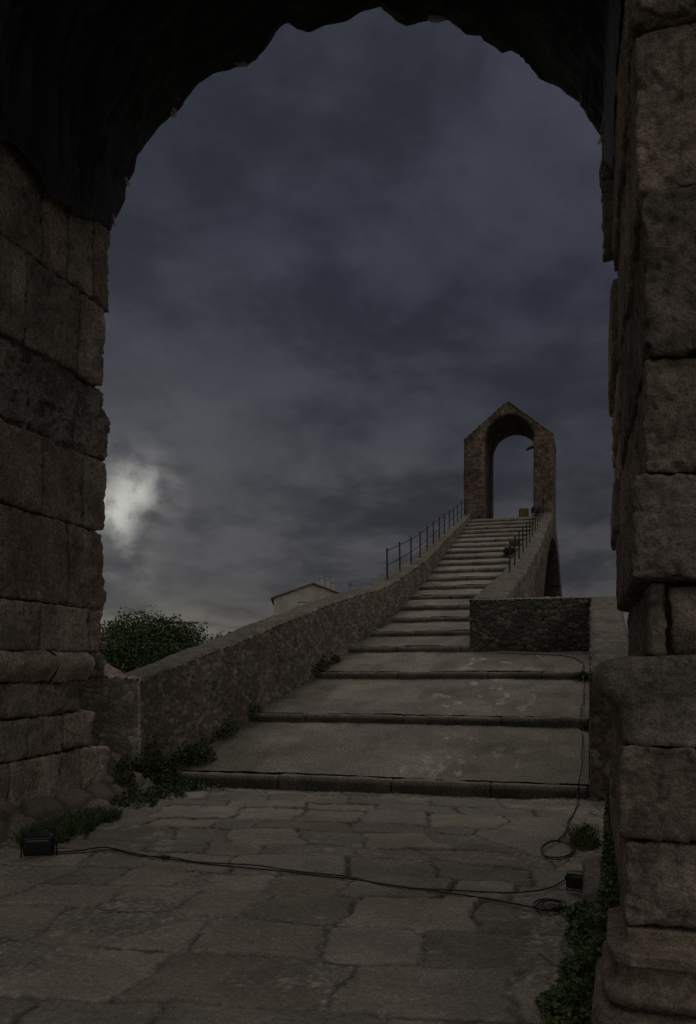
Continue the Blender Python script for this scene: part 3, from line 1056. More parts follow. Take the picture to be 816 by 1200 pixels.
def build_bridge():
    # treads and kerbs
    for k, (y0, z0, rise) in enumerate(STEPS):
        if k + 1 < len(STEPS):
            y1, z1 = STEPS[k + 1][:2]
        else:
            y1, z1 = 41.0, 8.60
        low = y0 < 17
        res = 0.05 if low else 0.12
        xr = -0.02 if low else -2.25
        kd = 0.17
        nx = int((5.6 if low else 3.2) / res)
        ys = np.linspace(y0 + kd, y1 + .01, max(4, int((y1 - y0 - kd) / res)))
        u = np.linspace(0, 1, nx)
        Y, U = np.meshgrid(ys, u, indexing='ij')
        Yf, Uf = Y.ravel(), U.ravel()
        xl = wall_in(Yf) + (0.35 * sstep(12.6, 10.4, Yf) if k == 0 else -0.08)
        X = lerp(xl, xr, Uf)
        f = (Yf - y0) / (y1 - y0)
        z = lerp(z0 + rise, z1, f)
        P = np.stack([X, Yf, z], 1)
        z = z + 0.012 * fbm(P, 1.2, 3, 3) + 0.006 * fbm(P, 9, 3, 4)
        col = np.array([0.212, 0.194, 0.162]) * (1 + 0.20 * fbm(P, 0.9, 5, 80 + k, .6)[:, None]) * (1 - .25 * sstep(.3, .9, fbm(P * np.array([2.2, .7, 1]), 1.0, 4, 60 + k))[:, None])
        # darker edge along the left wall, lime scuffs
        edge_dk = (sstep(.10, .0, Uf + .04 * fbm(P, 3, 3, 8)) * .6)[:, None]
        col = col * (1 - edge_dk) + np.array([0.06, 0.06, 0.042]) * edge_dk
        if low:
            sc = (sstep(0.6, 1.0, fbm(P * np.array([1.7, .6, 1]), 4.0, 5, 97, .6)) * sstep(.42, .6, Uf) * sstep(.9, .75, Uf))[:, None]
            col = lerp(col, np.array([0.42, 0.40, 0.36]), sc * .8)
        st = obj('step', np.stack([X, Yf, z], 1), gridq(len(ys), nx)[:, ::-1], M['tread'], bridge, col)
        a = Acc()
        x0 = float(xl[0])
        cuts = [x0]
        rr = random.Random(k)
        while cuts[-1] < xr - 1.6:
            cuts.append(cuts[-1] + rr.uniform(.9, 1.7))
        cuts.append(xr)
        for j in range(len(cuts) - 1):
            dz = rr.uniform(-.008, .008)
            V, F = rounded((cuts[j] + .003, y0 + rr.uniform(-.012, .008), z0 - .12), (cuts[j + 1] - .003, y0 + kd - .002, z0 + rise + dz + lerp(0, z1 - z0 - rise, kd / (y1 - y0)) * .7), .02, res * .8)
            V = V + vfbm(V, 6, 3, 7) * (.008 if low else .012)
            c = np.array([0.085, 0.077, 0.064]) * rr.uniform(.85, 1.1)  # dark kerb stone, with the risers' shade deepened in its colour
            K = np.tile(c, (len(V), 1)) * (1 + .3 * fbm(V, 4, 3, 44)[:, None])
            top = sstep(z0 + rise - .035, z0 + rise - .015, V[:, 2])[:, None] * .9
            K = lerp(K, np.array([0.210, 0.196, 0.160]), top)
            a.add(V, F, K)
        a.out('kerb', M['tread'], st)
    # left parapet
    ys = np.concatenate([np.arange(10.38, 20, 0.03), np.arange(20, 41.3, 0.11)])
    xi = wall_in(ys)
    th = np.interp(ys, [10.4, 13, 20, 41], [.48, .55, .62, .42])
    zt = np.interp(ys, LTOP_Y, LTOP_Z)
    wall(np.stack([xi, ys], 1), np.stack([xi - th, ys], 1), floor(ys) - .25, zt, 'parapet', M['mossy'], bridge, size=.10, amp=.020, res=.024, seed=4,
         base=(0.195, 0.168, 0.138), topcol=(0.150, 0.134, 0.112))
    # right parapet of the upper flight
    ys = np.concatenate([np.arange(17.46, 24, 0.06), np.arange(24, 41.3, 0.12)])
    zt = np.interp(ys, [17.4, 23.8, 31.6, 41], [2.97, 4.22, 6.12, 8.78])
    one = np.ones_like(ys)
    wall(np.stack([-2.33 * one, ys], 1), np.stack([-1.68 * one, ys], 1), floor(ys) - .3, zt, 'parapet', M['rubble'], bridge, size=.2, amp=.022, res=.05, seed=9,
         topcol=(0.135, 0.12, 0.10))
    # low cross wall where the deck widens
    xs = np.arange(-2.36, 0.02, 0.03)
    one = np.ones_like(xs)
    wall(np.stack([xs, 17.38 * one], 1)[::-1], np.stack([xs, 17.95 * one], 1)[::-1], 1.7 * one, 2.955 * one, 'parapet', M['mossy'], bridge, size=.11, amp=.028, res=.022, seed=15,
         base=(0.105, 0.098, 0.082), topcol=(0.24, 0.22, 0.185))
    # right parapet of the lower deck
    ys = np.arange(10.3, 18.0, 0.035)
    one = np.ones_like(ys)
    wall(np.stack([0.0 * one, ys], 1), np.stack([.52 * one, ys], 1), floor(ys) - .3, np.interp(ys, [10.3, 17.4], [1.53, 2.95]), 'parapet', M['rubble'], bridge, size=.13, amp=.022, res=.03, seed=21,
         base=(0.165, 0.145, 0.12), topcol=(0.14, 0.126, 0.105))
    # the body: side walls, arch void and soffit
    ys = np.linspace(17.5, 72, 220)
    top = floor(ys) - .06
    R, zc, y0 = 18.5, -10.7, 44.0
    arc = np.where(np.abs(ys - y0) < R, zc + np.sqrt(np.maximum(R * R - (ys - y0) ** 2, 0)), -9.0)
    arc = np.minimum(np.maximum(arc, -9.0), top - .5)
    xl = wall_in(ys) - .5
    xr = np.full_like(ys, -1.70)
    cols = []
    for f in np.linspace(0, 1, 14):
        cols.append(np.stack([xr, ys, lerp(top, arc, f)], 1))
    for f in np.linspace(0, 1, 8)[1:]:
        cols.append(np.stack([lerp(xr, xl, f), ys, arc], 1))
    for f in np.linspace(0, 1, 14)[1:]:
        cols.append(np.stack([xl, ys, lerp(arc, top, f)], 1))
    for f in np.linspace(0, 1, 6)[1:-1]:
        cols.append(np.stack([lerp(xl, xr, f), ys, top], 1))
    m = len(cols)
    V = np.stack(cols, 1).reshape(-1, 3)
    obj('arch_body', V, gridq(len(ys), m, True)[:, ::-1], M['masonry'], bridge)
    # parapets of the far side, going down beyond the gateway
    ys = np.arange(45.3, 72, 0.3)
    one = np.ones_like(ys)
    for xa, xb in ((-2.25, -1.7), (-5.5, -6.0)):
        wall(np.stack([xa * one, ys], 1), np.stack([xb * one, ys], 1), floor(ys) - .3, floor(ys) + .45, 'parapet', M['rubble'], bridge, size=.3, amp=.03, res=.12, seed=27)
    # solid abutment under the lower deck
    V, F = rounded((-6.55, 10.36, -8), (0.45, 17.6, 0), .02, 0.5)
    f = sstep(-.5, 0, V[:, 2])
    V[:, 2] = np.where(V[:, 2] > -.05, floor(V[:, 1]) - .08, V[:, 2])
    obj('abutment', V, F, M['masonry'], bridge)


build_bridge()

# rubble wall closing the gap between the left pier and the parapet
xs = np.arange(-7.2, -5.86, 0.02)
zt = np.interp(xs, [-7.2, -6.75, -6.55, -6.3, -5.86], [1.75, 1.68, 1.60, 1.44, 1.42]) + .03 * fbm(np.stack([xs, 0 * xs, 0 * xs], 1), 5, 2, 3)
one = np.ones_like(xs)
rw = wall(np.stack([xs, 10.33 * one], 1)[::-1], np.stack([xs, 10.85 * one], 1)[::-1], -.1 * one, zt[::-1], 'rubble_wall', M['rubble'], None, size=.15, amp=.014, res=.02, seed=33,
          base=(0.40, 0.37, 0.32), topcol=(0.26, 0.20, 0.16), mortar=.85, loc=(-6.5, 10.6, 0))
tag(rw, 'short rough wall of pale mortared rubble between the left pier and the parapet', 'wall')


# ------------------------------------------------------------------ the gabled gateway on top of the bridge
def build_gateway():
    g = thing('gateway', (-3.75, 43.2, 8.6), 'narrow gabled stone gateway with a round arched opening at the top of the steps', 'gateway')
    xl, xr, il, ir = -5.87, -1.70, -4.88, -2.58
    z0, ze, za = 8.2, 12.45, 14.15
    cx = (il + ir) / 2
    sp = 12.40
    r = (ir - il) / 2
    cxo = (xl + xr) / 2
    n1, n2 = 26, 20
    tl = np.linspace(0, 1, n1)
    ph = np.linspace(math.pi, 0, 2 * n2 + 1)
    inn = [(il, lerp(z0, sp, t)) for t in tl[:-1]] + [(cx + r * math.cos(p), sp + r * math.sin(p)) for p in ph] + [(ir, lerp(sp, z0, t)) for t in tl[1:]]
    out = [(xl, lerp(z0, ze, t)) for t in tl[:-1]]
    out += [(lerp(xl, cxo, t), lerp(ze, za, t)) for t in np.linspace(0, 1, n2 + 1)] + [(lerp(cxo, xr, t), lerp(za, ze, t)) for t in np.linspace(0, 1, n2 + 1)[1:]]
    out += [(xr, lerp(ze, z0, t)) for t in tl[1:]]
    inn, out = np.array(inn), np.array(out)
    yf, yb = 41.15, 45.0
    ring = []
    m = 7
    for f in np.linspace(0, 1, m):
        q = lerp(inn, out, f)
        ring.append(np.stack([q[:, 0], np.full(len(q), yf), q[:, 1]], 1))
    for y in np.linspace(yf, yb, 16)[1:-1]:
        ring.append(np.stack([out[:, 0], np.full(len(out), y), out[:, 1]], 1))
    for f in np.linspace(1, 0, m):
        q = lerp(inn, out, f)
        ring.append(np.stack([q[:, 0], np.full(len(q), yb), q[:, 1]], 1))
    for y in np.linspace(yb, yf, 16)[1:-1]:
        ring.append(np.stack([inn[:, 0], np.full(len(inn), y), inn[:, 1]], 1))
    V = np.stack(ring, 1)
    k = V.shape[1]
    V = V.reshape(-1, 3)
    V = V + vfbm(V, 2.5, 3, 17) * 0.018
    obj('wall', V, gridq(len(inn), k, True), M['masonry'], g)
    # stone slabs on the two slopes
    a = Acc()
    for sx in (-1, 1):
        for i in range(9):
            for j in range(6):
                t0, t1 = i / 9, (i + 1) / 9
                xe = xl if sx < 0 else xr
                p0 = np.array([lerp(xe, cxo, t0), 0, lerp(ze, za, t0)])
                p1 = np.array([lerp(xe, cxo, t1), 0, lerp(ze, za, t1)])
                rr = random.Random(i * 17 + j + sx)
                y0, y1 = lerp(yf - .03, yb + .03, j / 6) + .004, lerp(yf - .03, yb + .03, (j + 1) / 6) - .004
                nn = np.array([(p1 - p0)[2], 0, -(p1 - p0)[0]]) * (-sx if sx > 0 else -sx)
                nn /= np.linalg.norm(nn)
                if nn[2] < 0:
                    nn = -nn
                h = rr.uniform(.045, .052)
                q = []
                for yy in (y0, y1):
                    for pp, lift in ((p0, .010), (p1, .010)):
                        b = pp.copy()
                        b[1] = yy
                        q += [b + nn * lift, b + nn * (lift + h)]
                q = np.array(q)
                F = np.array([[0, 1, 3, 2], [4, 6, 7, 5], [0, 4, 5, 1], [2, 3, 7, 6], [0, 2, 6, 4], [1, 5, 7, 3]])
                a.add(q, F, np.array([0.17, 0.145, 0.12]) * rr.uniform(.75, 1.15))
    a.out('roof', M['stone'], g, smooth=False)
    # little carved spout inside the opening on the right
    V, F = rounded((-2.98, 41.6, 12.02), (-2.55, 41.85, 12.14), .04, .05)
    V[:, 2] -= .12 * sstep(-2.6, -3.0, V[:, 0])
    V[:, 1] = 41.72 + (V[:, 1] - 41.72) * (.5 + .5 * sstep(-3.0, -2.7, V[:, 0]))
    obj('spout', V, F, M['stone'], g, np.array([.10, .085, .07]))
    # floor slab under the gateway
    V, F = rounded((-5.6, 41.02, 8.30), (-1.9, 45.3, 8.62), .02, .3)
    obj('threshold', V + vfbm(V, 2, 2, 2) * .01, F, M['tread'], g, np.array([.25, .232, .19]))


build_gateway()


# ------------------------------------------------------------------ railings
def post_mesh(h):
    V1, F1 = tube([(0, 0, -.06), (0, 0, h * .5), (0, 0, h - .03)], .021, 8)
    V2, F2 = tube([(0, 0, h - .03), (0, 0, h - .015), (0, 0, h)], [.022, .024, .004], 8)
    return np.concatenate([V1, V2]), np.concatenate([F1, F2 + len(V1)])


def build_railing(x_of, z_of, y0, y1, n, h, label):
    ys = np.linspace(y0, y1, n)
    p = np.array([[x_of(y), y, z_of(y)] for y in ys])
    root = thing('iron_railing', tuple(p[0]), label, 'railing', 'iron railings on the parapets')
    V, F = post_mesh(h)
    first = None
    for k in range(n):
        loc = p[k] - p[0]
        if first is None:
            o = obj('post', V, F, M['iron'], root, local=True)
            first = o
        else:
            o = first.copy()
            C.objects.link(o)
            o.parent = root
        o.location = loc
        o.rotation_euler = (rnd.uniform(-.02, .02), rnd.uniform(-.02, .02), 0)
    for f in (.90, .44):
        q = p + np.array([0, 0, h * f])
        V2, F2 = tube(smooth_path(q, n * 4), .012, 6)
        obj('rail', V2, F2, M['iron'], root)


build_railing(lambda y: float(np.interp(y, WALL_Y, WALL_X)) - .27, lambda y: float(np.interp(y, LTOP_Y, LTOP_Z)), 20.9, 40.6, 13, .80,
              'thin dark iron railing on top of the long left parapet, outlined against the sky')
build_railing(lambda y: -2.08, lambda y: float(np.interp(y, [17.4, 23.8, 31.6, 41], [2.97, 4.22, 6.12, 8.78])), 23.2, 40.6, 12, .86,
              'thin dark iron railing on the right parapet, in front of the stair treads')


# ------------------------------------------------------------------ lamps, cables and odd objects
def floodlight(loc, rz, size, label, tilt=.35, front='glass'):
    """box floodlight on a bent bracket, lying close to the ground: housing, front glass, bracket, knobs"""
    s = size
    g = thing('floodlight', loc, label, 'floodlight', None, rz)
    V, F = rounded((-.5 * s, -.30 * s, -.38 * s), (.5 * s, .22 * s, .38 * s), .06 * s, .09 * s)
    # the back of the housing narrows
    k = sstep(-.05 * s, .22 * s, V[:, 1])
    V[:, 0] *= 1 - .28 * k
    V[:, 2] *= 1 - .34 * k
    R = np.array([[1, 0, 0], [0, math.cos(tilt), -math.sin(tilt)], [0, math.sin(tilt), math.cos(tilt)]])
    up = np.array([0, 0, .58 * s])
    h = obj('housing', V @ R.T + up, F, M['black'], g, local=True)
    V, F = rounded((-.44 * s, -.315 * s, -.32 * s), (.44 * s, -.297 * s, .32 * s), .01 * s, .2 * s)
    obj('glass', V @ R.T + up, F, M[front], h, local=True)
    for i in range(5):
        z = (-.22 + .11 * i) * s
        V, F = rounded((-.30 * s, .20 * s, z - .012 * s), (.30 * s, .30 * s, z + .012 * s), .004 * s, .2 * s)
        obj('cooling_fin', V @ R.T + up, F, M['black'], h, local=True)
    pts = [(-.56 * s, 0, .58 * s), (-.56 * s, .0, .25 * s), (-.55 * s, .03 * s, .03 * s), (-.3 * s, .05 * s, .018 * s), (.3 * s, .05 * s, .018 * s), (.55 * s, .03 * s, .03 * s), (.56 * s, 0, .25 * s), (.56 * s, 0, .58 * s)]
    V, F = tube(smooth_path(pts, 50), .03 * s, 8)
    obj('bracket', V, F, M['black'], g, local=True)
    for sx in (-1, 1):
        V, F = tube([(sx * .50 * s, 0, .58 * s), (sx * .56 * s, 0, .58 * s), (sx * .63 * s, 0, .58 * s), (sx * .64 * s, 0, .58 * s)], [.07 * s, .07 * s, .07 * s, .002], 12)
        obj('knob', V, F, M['black'], g, local=True)
    return g


pL = at(46, 1004, Z=0.0)
floodlight((pL[0], pL[1], -.02), math.radians(28), .25, 'black floodlight on the ground at the foot of the left pier', .5)
pR = at(679, 1042, Z=0.02)
floodlight((pR[0], pR[1], .0), math.radians(-14), .16, 'small black floodlight among the weeds at the foot of the right pier', .35)
pU = at(604, 672, X=-2.7)
floodlight((-2.32, 27.7, 5.38), math.radians(-12), .30, 'square floodlight with a yellow front hung on the right iron railing', .3, 'yellow')
floodlight((-2.62, 29.2, float(floor(29.2)) + .06), math.radians(15), .36, 'dark wide floodlight standing on a tread behind the right railing, below the yellow one', .6)
floodlight((-2.45, 40.6, 8.62), math.radians(30), .42, 'little dark floodlight at the right edge of the top step beside the gateway', .4)
# brown box on the top step
bx = at(614, 603, Y=42.0)
bxo = thing('wooden_box', (bx[0], 42.0, 8.62), 'upright brown box standing in the gateway opening at the top of the steps', 'box', None, .25)
V, F = rounded((-.21, -.17, 0), (.21, .17, .52), .012, .1)
obj('body', V, F, M['board'], bxo, local=True)
V, F = rounded((-.22, -.18, .523), (.22, .18, .55), .01, .1)
obj('lid', V, F, M['board'], bxo, local=True)


def G(pts, z=0.012):
    return [tuple(at(x, y, Z=z)) for x, y in pts]


def cable(pts, r, label, n=160, wob=.012, name='cable'):
    P = smooth_path(pts, n)
    P = P + vfbm(P, 3.0, 2, 5) * wob * np.array([1, 1, 0])
    V, F = tube(P, r, 8)
    o = obj(name, V, F, M['rubber'], loc=tuple(P[0]))
    return tag(o, label, 'cable')


cable(G([(58, 999), (90, 997), (122, 993), (155, 1000), (193, 1006), (240, 1012), (300, 1018), (360, 1024), (420, 1031), (470, 1038), (520, 1046), (570, 1053), (620, 1062), (656, 1068)]), .0062,
      'long black cable across the flagstones, ending in the coil of loops on the right')
cable(G([(62, 1001), (100, 999), (130, 996), (160, 1003), (195, 1004), (232, 1010), (300, 1014), (340, 1020), (400, 1026), (450, 1036), (490, 1041), (540, 1044), (600, 1046), (640, 1041), (665, 1030)], .016), .0055,
      'second thinner black cable across the flagstones, ending at the small right floodlight')
V, F = rounded((-.035, -.02, -.015), (.035, .02, .02), .01, .02)
pp = at(194, 1005, Z=.02)
tag(obj('cable_joint', V + pp, F, M['rubber'], loc=tuple(pp)), 'black plug joint on the cables, on the flagstones near the left floodlight', 'plug')


def loops(cx, cy, a, b, turns, seed, z=.015):
    out = []
    r = random.Random(seed)
    n = int(turns * 14)
    for k in range(n):
        t = 2 * math.pi * k / 14
        s = 1 + .22 * math.sin(k * .37 + seed) + r.uniform(-.03, .03)
        out.append(tuple(at(cx + a * s * math.cos(t) + 2 * math.sin(k * .2), cy + b * s * math.sin(t), Z=z + .004 * (k % 5))))
    return out


cable(loops(645, 1060, 15, 6, 4.3, 2), .0055, 'tight coil of black cable on the flagstones in front of the right floodlight', 260, .004)
cable(loops(655, 997, 18, 10, 2.2, 5), .0055, 'loose wide loops of black cable lying behind the right floodlight', 200, .006)
zz = lambda Y: float(floor(Y))
up = [tuple(at(655, 985, Z=.015)), tuple(at(668, 963, Z=.015)), tuple(at(676, 945, Z=.02)), (-.13, 10.35, .10), (-.12, 10.45, .27), (-.10, 11.6, .49), (-.12, 12.7, .69), (-.13, 12.9, .87), (-.10, 14.2, 1.14), (-.13, 15.4, 1.49),
      (-.14, 16.2, 1.65), (-.35, 16.75, 1.76), (-.7, 17.0, 1.81), (-1.2, 17.12, 1.83), (-1.8, 17.2, 1.85)]
cable(up, .008, 'black cable running up the low steps along the right parapet', 240, .02)

tw = G([(632, 1112), (640, 1120), (654, 1131)], .02)
V, F = tube(smooth_path(tw, 14), [.004] * 13 if False else .004, 6)
tag(obj('twig', V, F, M['twig'], loc=tw[0]), 'short pale dry twig on the ground left of the right weeds', 'twig')

# pale slab of stone standing at the foot of the right pier
a = Acc()
c0 = at(700, 1085, Z=0.0)
V, F = rounded((-.07, -.62, -.06), (.06, .62, .30), .04, .03)
V[:, 2] -= .10 * sstep(-.2, .6, np.abs(V[:, 1]))
V = V + vfbm(V + 9, 4, 4, 3) * .018
so = obj('kerbstone', V + np.array([0.02, 6.1, 0]), F, M['stone'], None, np.array([.20, .175, .15]) * (1 + .2 * fbm(V, 4, 3, 3)[:, None]), loc=(0.02, 6.1, 0))
tag(so, 'long pale kerbstone standing among weeds along the foot of the right pier', 'stone')


# ------------------------------------------------------------------ plants
def leaves(P, size, seed, col=(0.040, 0.058, 0.020), var=.35, up=.5, aspect=.6):
    """bent diamond leaves, one per point: verts, quads, colours"""
    r = np.random.default_rng(seed)
    n = len(P)
    a = r.normal(size=(n, 3))
    a[:, 2] = np.abs(a[:, 2]) * up
    a /= np.linalg.norm(a, axis=1, keepdims=True)
    b = np.cross(a, r.normal(size=(n, 3)))
    b /= np.linalg.norm(b, axis=1, keepdims=True)
    c = np.cross(a, b)
    s = size * r.uniform(.55, 1.25, (n, 1))
    v = np.stack([P - a * s * .5, P + b * s * aspect * .5 + c * s * .05 + a * s * .05, P + a * s * .5 - c * s * .12, P - b * s * aspect * .5 + c * s * .05 + a * s * .05], 1).reshape(-1, 3)
    F = np.arange(4 * n).reshape(-1, 4)
    k = np.array(col) * (1 + var * r.normal(size=(n, 1))).clip(.4, 1.9) * (1 + .12 * r.normal(size=(n, 3))).clip(.7, 1.4)
    return v, F, np.repeat(k, 4, 0)


def weed(name, spots, count, size, seed, label, cat, col=(0.040, 0.060, 0.022), stem=True, group=None, blades=0):
    """spots: (x, y, z, rx, ry, height) mounds of leaves on thin stems"""
    r = np.random.default_rng(seed)
    tot = sum(s[3] * s[4] * max(s[5], .15) for s in spots)
    base = np.array([spots[0][0], spots[0][1], spots[0][2]])
    acc = Acc()
    ac2 = acc
    for (x, y, z, rx, ry, h) in spots:
        n = max(12, int(count * rx * ry * max(h, .15) / tot))
        t = r.uniform(0, 2 * math.pi, n)
        rr = np.sqrt(r.uniform(0, 1, n)) * (1 + .25 * np.sin(3 * t + seed))
        px, py = x + rx * rr * np.cos(t), y + ry * rr * np.sin(t)
        top = h * np.clip(1 - .75 * rr ** 2, .15, 1) * (1 + .45 * fbm(np.stack([px, py, 0 * px], 1), 5, 2, seed))
        f = r.uniform(0, 1, n) ** .6
        P = np.stack([px, py, z + top * f], 1)
        acc.add(*leaves(P, size, seed, col))
        for k in range(0, n, 9):
            q0 = np.array([x + (px[k] - x) * .8, y + (py[k] - y) * .8, z - .02])
            V, F = tube([q0, (q0 + P[k]) / 2 + r.normal(size=3) * .01, P[k] + 1e-4], [.004, .003, .0015], 4)
            ac2.add(V, F, np.array([.055, .065, .03]))
    if blades:
        B, n = [], blades
        for (x, y, z, rx, ry, h) in spots:
            m = int(n / len(spots))
            t = r.uniform(0, 2 * math.pi, m)
            rr = np.sqrt(r.uniform(0, 1, m))
            p = np.stack([x + rx * rr * np.cos(t), y + ry * rr * np.sin(t), np.full(m, z - .02)], 1)
            lean = r.normal(size=(m, 3)) * .5
            lean[:, 2] = 1
            hh = h * r.uniform(.5, 1.3, (m, 1))
            w = np.stack([np.cos(t * 5), np.sin(t * 5), 0 * t], 1) * .004
            tip = p + lean * hh
            mid = p + lean * hh * .55 * np.array([.7, .7, 1.25])
            v = np.stack([p - w, p + w, mid + w * .8, tip, mid - w * .8], 1)
            v = np.stack([p - w, p + w, mid + w * .8, mid - w * .8], 1).reshape(-1, 3)
            v2 = np.stack([mid - w * .8, mid + w * .8, tip + w * .15, tip - w * .15], 1).reshape(-1, 3)
            kc = np.repeat(np.array(col) * 1.35 * r.uniform(.6, 1.4, (m, 1)), 4, 0)
            acc.add(v, np.arange(4 * m).reshape(-1, 4), kc)
            acc.add(v2, np.arange(4 * m).reshape(-1, 4), kc)
    tag(acc.out(name, M['leaf'], None, False, tuple(base)), label, cat, group)


weed('weed_clump', [(-5.6, 10.2, 0, .38, .25, .55), (-5.35, 10.9, .25, .26, .5, .3), (-5.0, 10.1, 0, .45, .16, .16), (-5.3, 9.9, 0, .4, .25, .2)], 5200, .045, 1,
     'dark leafy weeds banked at the left end of the lowest step', 'weeds')
weed('weed_clump', [(-5.55, 9.35, 0, .18, .28, .42), (-5.75, 9.75, 0, .15, .25, .4)], 2000, .042, 2, 'upright dark weeds at the corner of the left pier and the rubble wall', 'weeds')
weed('weed_clump', [(-5.1, 8.9, 0, .28, .45, .14), (-5.05, 9.5, 0, .3, .3, .12)], 1000, .05, 3, 'low creeping weeds at the edge of the flagstones before the rubble wall', 'weeds')
weed('grass_tuft', [(-4.85, 7.0, 0, .25, .5, .14), (-4.95, 7.7, 0, .25, .45, .12)], 500, .04, 4, 'patch of short grass beside the left floodlight', 'grass', blades=2600)
weed('weed_clump', [(-5.2, 12.95, .75, .12, .45, .22)], 420, .04, 5, 'weeds along the foot of the left parapet just above the second step', 'weeds')
weed('weed_clump', [(-5.33, 12.1, .52, .12, .45, .2)], 420, .04, 15, 'weeds along the foot of the left parapet just below the second step', 'weeds')
weed('weed_clump', [(-4.98, 15.7, 1.45, .14, .5, .34), (-4.95, 16.4, 1.6, .12, .4, .25)], 700, .06, 6, 'weeds along the foot of the left parapet above the third step', 'weeds')
# right side
weed('weed_clump', [(.04, 4.35, 0, .2, .4, .24), (-.06, 3.95, 0, .18, .3, .15), (.03, 5.0, 0, .17, .4, .22), (-.03, 5.5, 0, .14, .3, .15), (.09, 4.7, 0, .08, .5, .42)], 7500, .036, 7,
     'broad leafy weeds spilling over the ground at the foot of the right pier', 'weeds', col=(0.070, 0.105, 0.038))
weed('ivy', [(.10, 5.1, .0, .05, .4, .62), (.16, 6.9, .1, .07, .5, .65), (.22, 7.8, .2, .08, .6, .75), (.15, 5.8, .05, .06, .4, .45)], 3600, .035, 8, 'ivy climbing the inner face of the right pier behind the kerbstone', 'ivy', col=(0.058, 0.088, 0.032))
weed('grass_tuft', [(-.05, 8.0, 0, .12, .35, .15)], 260, .04, 9, 'tuft of yellowish green grass near the foot of the lowest step on the right', 'grass', col=(.085, .105, .036), blades=500)
weed('weed_clump', [(.42, 3.10, 0, .12, .1, .30), (.35, 3.08, 0, .06, .06, .18), (.27, 3.04, 0, .11, .1, .22)], 460, .035, 10, 'few leafy sprigs growing before the moulded base of the right pier', 'weeds', col=(0.048, 0.075, 0.026))
weed('weed_clump', [(-.14, 15.3, 1.38, .16, .1, .12)], 240, .045, 11, 'sparse weeds in the joint of the third step against the right parapet', 'weeds')
weed('weed_clump', [(-.06, 12.72, .68, .08, .13, .12)], 200, .045, 12, 'sparse weeds in the joint of the second step against the right parapet', 'weeds')


def tree(name, x, y, ztop, crx, crz, n, seed, label, lsize=.11):
    z0 = float(terrain(np.array([x]), np.array([y]))[0])
    root = thing(name, (x, y, z0), label, 'tree')
    r = np.random.default_rng(seed)
    cz = ztop - crz
    a = Acc()
    V, F = tube(smooth_path([(x, y, z0 - .2), (x + .1, y, z0 + 1.5), (x - .05, y + .1, cz - crz * .5), (x, y, cz + crz * .3)], 24), np.linspace(.24, .05, 24)[:len(smooth_path([(0, 0, 0), (1, 0, 0), (2, 0, 0), (3, 0, 0)], 24))], 10)
    a.add(V, F, (.07, .055, .042))
    clumps = []
    for k in range(60):
        d = r.normal(size=3)
        d /= np.linalg.norm(d)
        d[2] = d[2] * .9 + .15
        rad = r.uniform(.40, .90)
        c = np.array([x, y, cz]) + d * np.array([crx, crx, crz]) * rad
        clumps.append((c, r.uniform(.35, .62) * crx * .5))
        if k % 3 == 0:
            s0 = np.array([x, y, lerp(z0 + 1.5, cz, r.uniform(.5, 1))])
            pth = smooth_path([s0, (s0 + c) / 2 + r.normal(size=3) * .15, c], 12)
            V, F = tube(pth, np.linspace(.07, .012, len(pth)), 6)
            a.add(V, F, (.07, .055, .042))
    a.out('trunk', M['bark'], root)
    b = Acc()
    per = n // 60
    for k, (c, s) in enumerate(clumps):
        q = r.normal(size=(per, 3)).clip(-1.5, 1.5) * s * np.array([.62, .62, .5]) + c
        b.add(*leaves(q, lsize, seed + k, np.array((0.058, 0.086, 0.030)) * r.uniform(.75, 1.3), up=.9))
    # the leaves of the inner crown
    q = r.normal(size=(n // 2, 3))
    q /= np.linalg.norm(q, axis=1, keepdims=True)
    q = q * r.uniform(.3, 1, (len(q), 1)) ** .5 * (.88 + .16 * fbm(q, 2.6, 3, seed))[:, None] * np.array([crx, crx, crz]) + np.array([x, y, cz])
    b.add(*leaves(q, lsize, seed + 77, (0.052, 0.078, 0.027), up=.9))
    # loose sprigs that break the outline
    for k in range(14):
        d = r.normal(size=3)
        d /= np.linalg.norm(d)
        d[2] = abs(d[2])
        c = np.array([x, y, cz]) + d * np.array([crx, crx, crz]) * r.uniform(.84, .98)
        q = c + np.linspace(-.25, .25, 16)[:, None] * (d + r.normal(size=3) * .5) + r.normal(size=(16, 3)) * .05
        b.add(*leaves(q, lsize, 900 + k, (0.034, 0.056, 0.018), up=.9))
    b.out('crown', M['leaf'], root, smooth=False)


tree('broadleaf_tree', -12.6, 22.5, 3.42, 2.2, 2.8, 150000, 3, 'round dense green tree on the river bank behind the left parapet', .085)
tree('broadleaf_tree', -15.4, 34.0, 3.05, 2.0, 2.2, 9000, 8, 'top of a thin leafed tree just showing over the middle of the left parapet', .13)


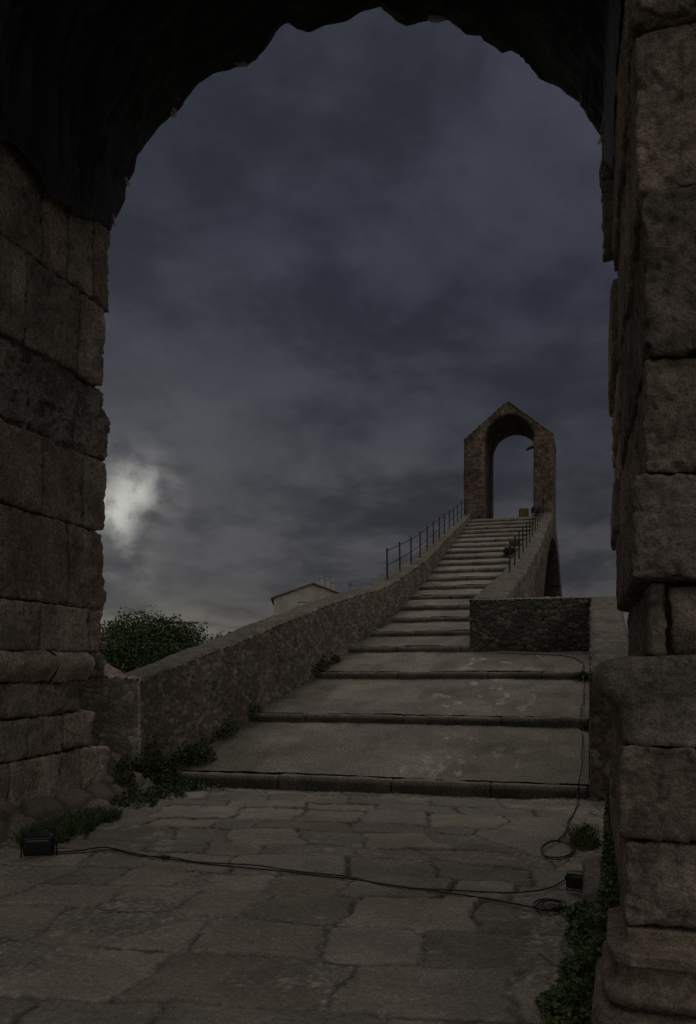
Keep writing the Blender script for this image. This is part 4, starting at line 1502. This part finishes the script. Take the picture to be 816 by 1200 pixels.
# ------------------------------------------------------------------ the house beyond
def build_house():
    D = 140.0
    xc = (367 - 408) / 1000 * D
    loc = (xc * cs - D * sn, xc * sn + D * cs, 0.0)
    g = thing('apartment_house', (loc[0], loc[1], -.3), 'pale gabled house with three chimneys far behind the left parapet', 'house', None, TH + .06)
    w, dep, ze, za = 6.4, 14.0, 12.9, 15.25
    V = np.array([[-w, 0, 0], [w, 0, 0], [w, 0, ze], [0, 0, za], [-w, 0, ze], [-w, dep, 0], [w, dep, 0], [w, dep, ze], [0, dep, za], [-w, dep, ze]], float)
    F = [(0, 1, 2, 3, 4), (5, 9, 8, 7, 6), (0, 4, 9, 5), (1, 6, 7, 2), (4, 3, 8, 9), (3, 2, 7, 8), (0, 5, 6, 1)]
    obj('wall', V, F, M['plaster'], g, smooth=False, local=True)
    a = Acc()
    for sx in (-1, 1):
        e = np.array([sx * (w + .5), 0, ze - .18 * 1.0])
        r_ = np.array([0, 0, za + .02])
        q = []
        for yy in (-.45, dep + .45):
            for pp in (e, r_):
                q += [pp + np.array([0, yy, .03]), pp + np.array([0, yy, .26])]
        q = np.array(q)
        F = np.array([[0, 1, 3, 2], [4, 6, 7, 5], [0, 4, 5, 1], [2, 3, 7, 6], [0, 2, 6, 4], [1, 5, 7, 3]])
        a.add(q, F, (0.16, 0.1, 0.075))
    roof = obj('roof', np.concatenate(a.V), np.concatenate(a.F), M['tiles'], g, smooth=False, local=True)
    for k, x in enumerate((1.45, 2.45, 3.4)):
        zr = lerp(za, ze, x / w)
        b = Acc()
        V, F = rounded((x - .33, 2.6, zr - .3), (x + .33, 3.2, zr + 1.75), .03, .4)
        b.add(V, F, (1, 1, 1))
        V, F = rounded((x - .42, 2.52, zr + 1.753), (x + .42, 3.28, zr + 1.86), .02, .4)
        b.add(V, F, (1, 1, 1))
        V, F = rounded((x - .2, 2.66, zr + 1.863), (x + .2, 3.14, zr + 2.25), .08, .3)
        b.add(V, F, (1, 1, 1))
        obj('chimney', np.concatenate(b.V), np.concatenate(b.F), M['plaster'], roof, smooth=False, local=True)
    for x, z in ((-1.7, 11.6), (1.5, 11.7), (-1.7, 8.6), (1.5, 8.6), (-4.4, 8.6), (4.4, 8.6), (-4.4, 5.6), (-1.7, 5.6), (1.5, 5.6), (4.4, 5.6)):
        V, F = rounded((x - .6, -.06, z - .8), (x + .6, .08, z + .6), .02, .5)
        f = obj('window', V, F, M['shutter'], g, smooth=False, local=True)
        V, F = rounded((x - .68, -.14, z + .602), (x + .68, .06, z + .72), .02, .5)
        obj('lintel', V, F, M['tiles'], f, smooth=False, local=True)
    V, F = rounded((-w - .35, -.35, 10.0), (w + .35, .0 - .004, 10.25), .02, 1)
    obj('cornice', V, F, M['plaster'], g, smooth=False, local=True)
    # lower stair-head on the right with an aerial
    V, F = rounded((5.0, 3.4, 10), (9.0, 8, 14.15), .03, 2)
    obj('stairhead', V, F, M['plaster'], g, smooth=False, local=True)
    b = Acc()
    V, F = tube([(6.3, 4, 14.1), (6.3, 4, 15), (6.3, 4, 15.9)], .045, 6)
    b.add(V, F, (1, 1, 1))
    for k in range(4):
        z = 15.2 + k * .2
        V, F = tube([(5.85 + .05 * k, 4, z), (6.3, 4, z + .03), (6.9 - .05 * k, 4, z + .1)], .03, 5)
        b.add(V, F, (1, 1, 1))
    obj('aerial', np.concatenate(b.V), np.concatenate(b.F), M['iron'], g, local=True)


build_house()
